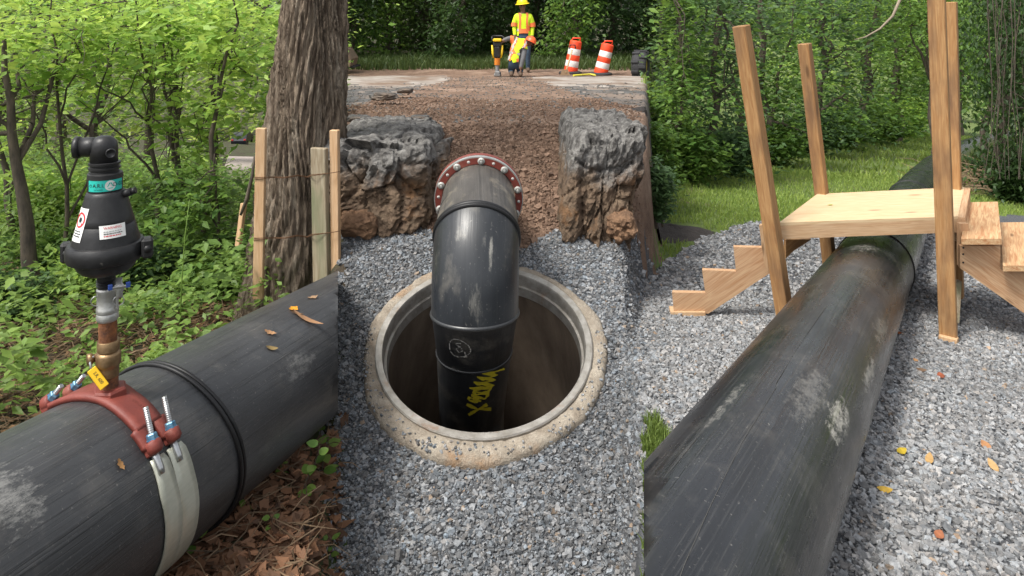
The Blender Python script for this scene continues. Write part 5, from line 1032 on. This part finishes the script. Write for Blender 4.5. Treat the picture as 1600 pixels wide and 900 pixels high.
rtree('leaning dark limbed tree in the middle of the right woods', 1330, 232, (60, -100), 16, [(1350, 30, 0, 80, 70), (1340, 150, 0, 70, 60)], 'mid', 9, 150)
rtree('bright tree where the path enters the right woods', 1400, 222, (0, -80), 12, [(1405, 140, 0, 50, 60), (1420, 60, 0, 60, 60)], 'mid', 7.5, 200)
rtree('tree closing the end of the path', 1470, 200, (0, -100), 12, [(1470, 120, 0, 70, 60), (1490, 40, 0, 70, 60)], 'mid', 7, 200, Y=36)
rtree('dark trunked tree right of the tall front right post', 1462, 222, (-12, -140), 16, [(1450, -20, 0, 90, 60), (1430, 40, 0, 40, 40)], 'mid', 8.5, 120, Y=17, wob=.01)
rtree('shaded background tree behind the left posts', 1150, 262, (0, -120), 12, [(1150, 20, 0, 110, 90), (1230, 0, 0, 90, 80)], 'dark', 9, 200, Y=24)
rtree('pale background tree behind the middle of the right woods', 1320, 250, (0, -120), 12, [(1330, 40, 0, 110, 110), (1400, -20, 0, 90, 80)], 'lime', 8, 240, Y=30)
rtree('background tree behind the tall front right post', 1500, 250, (0, -120), 12, [(1500, 40, 0, 110, 120), (1560, 0, 0, 90, 90)], 'blue', 8, 260, Y=34)
rtree('background tree behind the left end of the right woods', 1040, 262, (0, -120), 12, [(1065, 40, 0, 60, 120), (1075, 170, 0, 50, 90)], 'dark', 8, 240, Y=22, spread=.18)
rtree('dark vine covered tree at the right edge', 1570, 312, (10, -100), 15, [(1578, 40, 0, 50, 110), (1592, 170, 0, 40, 90), (1606, 260, 0, 40, 45)], 'dark', 8.5, 230, droop=1.2, flat=1.3)
rtree('dark viny tree leaning out beyond the right edge', 1640, 330, (-10, -100), 15, [(1630, 60, 0, 70, 120), (1625, 210, 0, 55, 90)], 'dark', 8.5, 190, droop=1.2, flat=1.3)
rtree('shaded tree overhanging the pipe where it leaves the clearing', 1545, 262, (0, -100), 12, [(1550, 50, 0, 50, 80), (1562, 130, 0, 34, 50)], 'mid', 8, 170, Y=15, droop=.9, flat=.9)
b = MB()
for i in range(20):
    px = random.uniform(1548, 1612); Y = random.uniform(10.2, 12); x = [at(px + random.gauss(0, 6), y, Y) for y in (-20, 60, 140, 210, 280)]; b.tube(x, [.007, .006, .006, .005, .004], 5, caps=False)
tag(b.build('hanging_vines', M_BARKS), 'brown hanging vines over the dark thicket at the right edge', 'vines', kind='stuff')
for i, (px, py, w, h, g, lab) in enumerate(((1040, 285, 46, 90, 'mid', 'low bush at the left end of the lawn'), (1026, 318, 40, 130, 'mid', 'tall bush growing against the road embankment beside the right rock'), (1022, 345, 34, 90, 'blue', 'low bush at the foot of the road embankment'), (1034, 262, 44, 140, 'mid', 'leafy bush on the embankment slope below the machine tyre'), (1085, 288, 70, 80, 'mid', 'rounded bush on the lawn edge left of the front left post'), (1140, 275, 60, 70, 'blue', 'bluish bush behind the front left post'), (1205, 262, 65, 70, 'mid', 'bush between the two left posts'), (1258, 245, 55, 65, 'blue', 'shaded bush at the back left post'), (1310, 235, 60, 70, 'mid', 'bush right of the back left post'), (1365, 225, 60, 60, 'mid', 'bush in the middle of the lawn edge'), (1415, 215, 50, 60, 'lime', 'sunlit bush where the path narrows'), (1562, 296, 40, 60, 'dark', 'dark bush beside the far pipe'), (1588, 318, 44, 70, 'dark', 'dark bush behind the right steps'))):
    B = on(px, py); kk = B.y / FPX; shrub('lawn_edge_bush', lab, B, (w * kk * .7, w * kk * .5), h * kk, g, 9.5 * kk, 2300, 'bushes along the lawn edge', spread=.1 * kk * 110)
Pb = np.concatenate([np.array(on(px, py)) + rng.normal(0, 1, (90, 3)) * np.array([.35, .35, .12]) for px, py in ((1515, 292), (1550, 303), (1590, 312))]); twigs('dead_brush', Pb + np.array([0, 0, .12]), .7, .006, 'tangle of dead brown brush beside the far pipe')
b = MB(); q0 = at(1345, 95, 14); pts = [at(x, y, 14) for x, y in ((1410, -10), (1395, 25), (1375, 45), (1352, 58), (1335, 62))]; b.tube(pts, [.03, .026, .02, .014, .006], 7); tag(b.build('bare_branch', mat('pale_dead_wood', (.25, .2, .15), None, rough=.9)), 'pale bare branch hanging above the middle of the right woods', 'branch')

# far woods that read as one mass behind everything
def far_mass(px0, px1, Y, lab, cols, n=9000, leaf=.75):
    px = rng.uniform(px0, px1, n); Yv = rng.uniform(Y, Y * 1.15, n); py = rng.uniform(-80, 262, n); P = np.stack([(px - 800) / FPX * Yv, Yv, CAMZ - (py - HOR) / FPX * Yv], 1)
    P[:, 1] += 3.0 * vnoise(P[:, 0], P[:, 2], .45); mv = .5 + .5 * vnoise(P[:, 0], P[:, 2], .5); v, t, c = leaf_mesh(P, leaf, *cols, mixv=mv); tag(obj('distant_woods', mesh_np('distant_woods', v, t, M_LEAF, col=c)), lab, 'woods', kind='stuff')
far_mass(-160, 545, 112, 'far sunlit woods beyond the left clearing', ((.40, .50, .11), (.17, .26, .06)), 11000, 1.25)
far_mass(1010, 1660, 62, 'far woods beyond the grass path', ((.20, .29, .07), (.06, .11, .03)), 11000, .75)
# ------------------------------------------------------------------ road workers
SKIN = mat('skin', (.16, .085, .055), None, rough=.55); HIVIS = mat('lime_safety_yellow', (.62, .82, .02), (.5, .72, .02), 9, .7); ORS = mat('orange_stripe', (.85, .2, .06), None, rough=.6); SIL = mat('silver_tape', (.5, .46, .44), None, rough=.4)
JEAN = mat('blue_jeans', (.03, .055, .09), (.05, .08, .12), 30, .85); GSH = mat('grey_sleeve', (.13, .13, .135), None, rough=.85); HATY = mat('yellow_hard_hat', (.8, .6, .01), None, rough=.35); HATO = mat('orange_hard_hat', (.8, .12, .03), None, rough=.35); BOOT = mat('work_boot', (.09, .06, .04), None, rough=.8); HAIR = mat('dark_hair', (.012, .01, .009), None, rough=.8)
def body(joints, edges, region, mats, root, root_i=0):
    """skeleton -> one continuous skinned surface; region: joint -> material slot"""
    me = bpy.data.meshes.new('body'); me.from_pydata([tuple(j[0]) for j in joints], edges, []); o = bpy.data.objects.new('body', me); COL.objects.link(o)
    md = o.modifiers.new('skin', 'SKIN'); md.use_smooth_shade = True; md.branch_smoothing = .3
    for i, j in enumerate(joints): r = j[1]; me.skin_vertices[0].data[i].radius = r if isinstance(r, tuple) else (r, r)
    me.skin_vertices[0].data[root_i].use_root = True; o.modifiers.new('sub', 'SUBSURF').levels = 2; o.modifiers['sub'].render_levels = 2
    dg = bpy.context.evaluated_depsgraph_get(); m2 = bpy.data.meshes.new_from_object(o.evaluated_get(dg)); bpy.data.objects.remove(o)
    m2.materials.clear()
    for m in mats: m2.materials.append(m)
    segs = [(Vector(joints[a][0]), Vector(joints[c][0]), region[(a, c)]) for a, c in edges]
    for p in m2.polygons:
        c = p.center; best, bi = 1e9, 0
        for a, q, r in segs:
            d = q - a; t = max(0, min(1, (c - a).dot(d) / d.length_squared)); dist = (a + d * t - c).length
            if dist < best: best, bi = dist, r
        p.material_index = bi; p.use_smooth = True
    return obj('body', m2, root), m2
def shell(name, m2, m, root, test, off):
    """clothing: the body faces passing test, pushed outwards"""
    V = np.array([tuple(v.co + v.normal * off) for v in m2.vertices]); fs = [tuple(p.vertices) for p in m2.polygons if test(p.center, p.material_index)]
    if not fs: return None
    us = sorted({i for f in fs for i in f}); mp = {k: i for i, k in enumerate(us)}; return obj(name, mesh_np(name, V[us], [tuple(mp[i] for i in f) for f in fs], m, smooth=True), root)
def hat(root, c, R, m, r=.125):
    b = MB(); b.lathe([(r * 1.02, 0), (r, .03), (r * .9, .075), (r * .62, .115), (r * .25, .135), (0, .138)], 24, c, R, sy=1.2); h = b.build('hard_hat', m, root); b = MB(); b.lathe([(r * .95, .0), (r * 1.25, -.008), (r * 1.25, .0), (r * .95, .012)], 24, c, R, closed=True, sy=1.22); b.build('brim', m, h)
def head_bits(root, c, f, up, r=.1):
    s = f.cross(up).normalized(); b = MB(); b.lathe([(0, -.01), (.017, 0), (.008, .03), (0, .035)], 8, c + f * r * .93 - up * .015, basis(f)); b.build('nose', SKIN, root)
    for q in (-1, 1):
        b = MB(); b.lathe([(0, -.008), (.012, 0), (0, .006)], 8, c + f * r * .88 + s * .035 * q + up * .015, basis(f)); b.build('eye', HAIR, root); b = MB(); b.box(c + s * r * .86 * q, .035, .02, .055, basis(up, f), .008); b.build('ear', SKIN, root)
    b = MB(); b.box(c + f * r * .9 - up * .055, .012, .045, .01, basis(up, f), .003); b.build('mouth', mat('lips', (.12, .05, .04), None, rough=.6), root)
# standing worker
WY = 18.5; k = WY / FPX; A0 = at(818, 116, WY); A0.z = hz(A0.x, WY); O = A0
WA = empty('person', O, 'worker standing upright in yellow hard hat and lime safety shirt', 'person', 'road workers'); jo = lambda x, y, z: O + Vector((x, y, z))
J = [(jo(0, 0, .96), (.15, .11)), (jo(0, 0, 1.15), (.145, .10)), (jo(-.01, 0, 1.36), (.18, .115)), (jo(-.01, 0, 1.49), (.08, .07)), (jo(-.015, -.01, 1.56), (.055, .055)), (jo(-.025, -.02, 1.65), (.085, .095)), (jo(-.03, -.02, 1.74), (.07, .085)),
     (jo(-.17, 0, 1.42), .075), (jo(-.235, .01, 1.18), .06), (jo(-.22, -.06, .95), .045), (jo(-.215, -.08, .86), .04), (jo(.16, 0, 1.42), .075), (jo(.225, .02, 1.17), .06), (jo(.215, -.03, .93), .045), (jo(.21, -.05, .84), .04),
     (jo(-.1, 0, .88), .1), (jo(-.11, -.02, .5), .075), (jo(-.11, .02, .1), .055), (jo(-.12, -.14, .05), (.05, .04)), (jo(.1, 0, .88), .1), (jo(.11, -.02, .5), .075), (jo(.11, .02, .1), .055), (jo(.12, -.14, .05), (.05, .04))]
E_ = [(0, 1), (1, 2), (2, 3), (3, 4), (4, 5), (5, 6), (2, 7), (7, 8), (8, 9), (9, 10), (2, 11), (11, 12), (12, 13), (13, 14), (0, 15), (15, 16), (16, 17), (17, 18), (0, 19), (19, 20), (20, 21), (21, 22)]
rg_ = {e: 0 for e in E_}; rg_.update({(3, 4): 2, (4, 5): 2, (5, 6): 2, (9, 10): 2, (13, 14): 2, (0, 15): 1, (15, 16): 1, (16, 17): 1, (0, 19): 1, (19, 20): 1, (20, 21): 1, (17, 18): 3, (21, 22): 3})
bo, m2 = body(J, E_, rg_, [HIVIS, JEAN, SKIN, BOOT], WA)
shell('safety_vest', m2, HIVIS, WA, lambda c, i: i == 0 and abs(c.x - O.x) < .30 and .95 < c.z - O.z < 1.47 and not (abs(c.x - O.x) > .17 and c.z - O.z < 1.2), .02)
for q in (-1, 1):
    shell('orange_stripe', m2, ORS, WA, lambda c, i, q=q: i == 0 and .055 < (c.x - O.x) * q < .12 and c.z - O.z > .98 and c.z - O.z < 1.49, .026)
    shell('sleeve_band', m2, ORS, WA, lambda c, i, q=q: i == 0 and (c.x - O.x) * q > .16 and 1.16 < c.z - O.z < 1.26, .03)
shell('waist_band', m2, ORS, WA, lambda c, i: i == 0 and abs(c.x - O.x) < .17 and 1.02 < c.z - O.z < 1.10, .025); shell('reflective_tape', m2, SIL, WA, lambda c, i: i == 0 and abs(c.x - O.x) < .17 and 1.045 < c.z - O.z < 1.075, .029)
f = Vector((-.6, -.8, -.1)).normalized(); head_bits(WA, jo(-.03, -.02, 1.68), f, Vector((0, 0, 1))); hat(WA, jo(-.03, -.02, 1.735), basis((-.12, -.1, 1), f), HATY)
def hand(root, c, d, side, m):
    """palm end with four fingers and a thumb"""
    d = d.normalized(); s = side.normalized(); nn = d.cross(s)
    for j in range(4): b = MB(); p = c + s * (.018 * (j - 1.5)); L = (.07, .08, .075, .06)[j]; b.tube([p, p + d * L * .55 + nn * .008, p + d * L * .85 + nn * .03], [.010, .009, .007], 6); b.build('finger', m, root)
    b = MB(); b.tube([c - d * .03 - s * .03, c - s * .05 + nn * .012, c + d * .03 - s * .048 + nn * .02], [.012, .010, .008], 6); b.build('thumb', m, root)
hand(WA, jo(-.215, -.085, .84), Vector((.05, -.15, -1)), Vector((0, 1, 0)), SKIN); hand(WA, jo(.21, -.055, .82), Vector((-.05, -.15, -1)), Vector((0, 1, 0)), SKIN)
# kneeling worker in front
WY2 = 17.3; k = WY2 / FPX; B0 = at(806, 119, WY2); B0.z = hz(B0.x, WY2); O2 = B0; jp = lambda px, py, dy=0.0: (lambda q: Vector((q.x, WY2 + dy, q.z + (B0.z - at(806, 119, WY2).z))))(at(px, py, WY2))
WB = empty('person', O2, 'worker kneeling in lime safety vest, jeans and orange hard hat', 'person', 'road workers')
J = [(jp(805, 97), (.17, .13)), (jp(807, 86, .02), (.165, .12)), (jp(812, 70, .1), (.2, .13)), (jp(818, 64, .16), (.08, .075)), (jp(822, 65, .2), (.06, .06)), (jp(826, 66, .24), (.09, .095)), (jp(830, 68, .28), (.07, .08)),
     (jp(804, 62, .08), .085), (jp(795, 58.5, .05), .062), (jp(787, 62, .0), .05), (jp(784, 64, -.02), .042), (jp(819, 76, .02), .085), (jp(817, 90, -.08), .062), (jp(814, 103, -.1), .05), (jp(813, 108, -.1), .042),
     (jp(800, 101), .115), (jp(799, 111, .32), .085), (jp(799, 113, -.02), .06), (jp(799, 115.5, -.2), (.055, .05)), (jp(811, 101), .115), (jp(813, 111, .3), .085), (jp(813, 113, -.04), .06), (jp(813.5, 115.5, -.22), (.055, .05))]
rg2 = {e: 0 for e in E_}; rg2.update({(3, 4): 2, (4, 5): 2, (5, 6): 2, (7, 8): 4, (8, 9): 4, (9, 10): 2, (11, 12): 4, (12, 13): 4, (13, 14): 2, (0, 15): 1, (15, 16): 1, (16, 17): 1, (0, 19): 1, (19, 20): 1, (20, 21): 1, (17, 18): 3, (21, 22): 3})
bo2, m3 = body(J, E_, rg2, [HIVIS, JEAN, SKIN, BOOT, GSH], WB)
pxz = lambda c: (800 + FPX * c.x / c.y, HOR + FPX * (CAMZ - c.z) / c.y)
shell('safety_vest', m3, HIVIS, WB, lambda c, i: i == 0 and c.z - O2.z > .36, .022)
for (x0, z0, dx, dz) in ((-.02, .55, .35, -.10), (.1, .5, .2, .5), (-.05, .7, .15, .5)):
    nrm = Vector((-dz, 0, dx)).normalized(); pz = O2 + Vector((x0, 0, z0)); shell('orange_stripe', m3, ORS, WB, lambda c, i, n=nrm, p=pz: i == 0 and abs((c - p).dot(n)) < .035 and c.z - O2.z > .4, .03); shell('reflective_tape', m3, SIL, WB, lambda c, i, n=nrm, p=pz: i == 0 and abs((c - p).dot(n)) < .016 and c.z - O2.z > .4, .034)
shell('sleeve_band', m3, ORS, WB, lambda c, i: i == 4 and c.x - O2.x < -.05 and c.x - O2.x > -.13 and c.z - O2.z > .7, .02)
shell('shirt_tail', m3, mat('grey_shirt', (.3, .3, .31), None, rough=.85), WB, lambda c, i: i == 0 and .28 < c.z - O2.z < .40, .016)
f = Vector((.75, .5, -.4)).normalized(); up2 = Vector((.45, .1, .85)); up2 = (up2 - f * up2.dot(f)).normalized(); hc = jp(828, 67, .26); head_bits(WB, hc, f, up2); hat(WB, hc + up2 * .045, basis(up2, f), HATO)
hand(WB, jp(783.5, 64.5, -.02), Vector((-1, 0, -.15)), Vector((0, 1, .2)), SKIN); hand(WB, jp(813, 109, -.1), Vector((-.1, 0, -1)), Vector((0, 1, 0)), SKIN)
# ------------------------------------------------------------------ upright tamper
TY_ = 17.3; tb_ = at(777, 119, TY_); tb_.z = hz(tb_.x, TY_); TM = empty('tamping_rammer', tb_, 'upright black and yellow tamping rammer held by the kneeling worker', 'rammer'); k = TY_ / FPX; q = lambda x, y, z: tb_ + Vector((x, y, z))
YM = mat('machine_yellow', (.75, .5, .02), None, rough=.45); OB = mat('orange_bellows', (.75, .24, .03), None, rough=.6); GM = mat('grey_metal', (.3, .3, .3), (.2, .2, .2), 20, .5, .5)
b = MB(); b.box(q(0, 0, .045), .15, .3, .06, None, .02); b.box(q(0, -.12, .09), .12, .06, .08, None, .015); b.build('foot_plate', GM, TM); b = MB(); b.lathe([(.055, .07), (.06, .1), (.05, .14), (.05, .27)], 20, tb_); b.build('piston_tube', GM, TM)
b = MB(); prof = []; [prof.extend([(.058, .27 + i * .034), (.078, .287 + i * .034)]) for i in range(5)]; b.lathe(prof + [(.058, .44)], 24, tb_); b.build('bellows', OB, TM)
b = MB(); b.box(q(0, 0, .58), .15, .2, .28, None, .04); b.box(q(0, .02, .76), .2, .22, .12, None, .03); b.build('housing', BLACKP, TM)
for s in (-1, 1): b = MB(); b.tube([q(.085 * s, -.03, .44), q(.105 * s, -.03, .56), q(.12 * s, -.03, .74)], [.022, .03, .022], 10); b.build('side_guard', YM, TM)
b = MB(); b.box(q(0, 0, .86), .2, .22, .07, None, .03); b.build('fuel_tank', YM, TM); b = MB(); b.tube([q(-.12, .1, .83), q(-.13, .18, .93), q(-.1, .22, .95), q(.1, .22, .95), q(.15, .16, .92), q(.15, .0, .84), q(.13, -.02, .82)], .018, 8); b.build('handle_bar', BLACKP, TM); b = MB(); b.lathe([(.0, -.02), (.05, -.02), (.05, .02), (0, .02)], 18, q(.07, -.02, .07), basis((1, 0, 0))); b.build('wheel', RUB, TM)
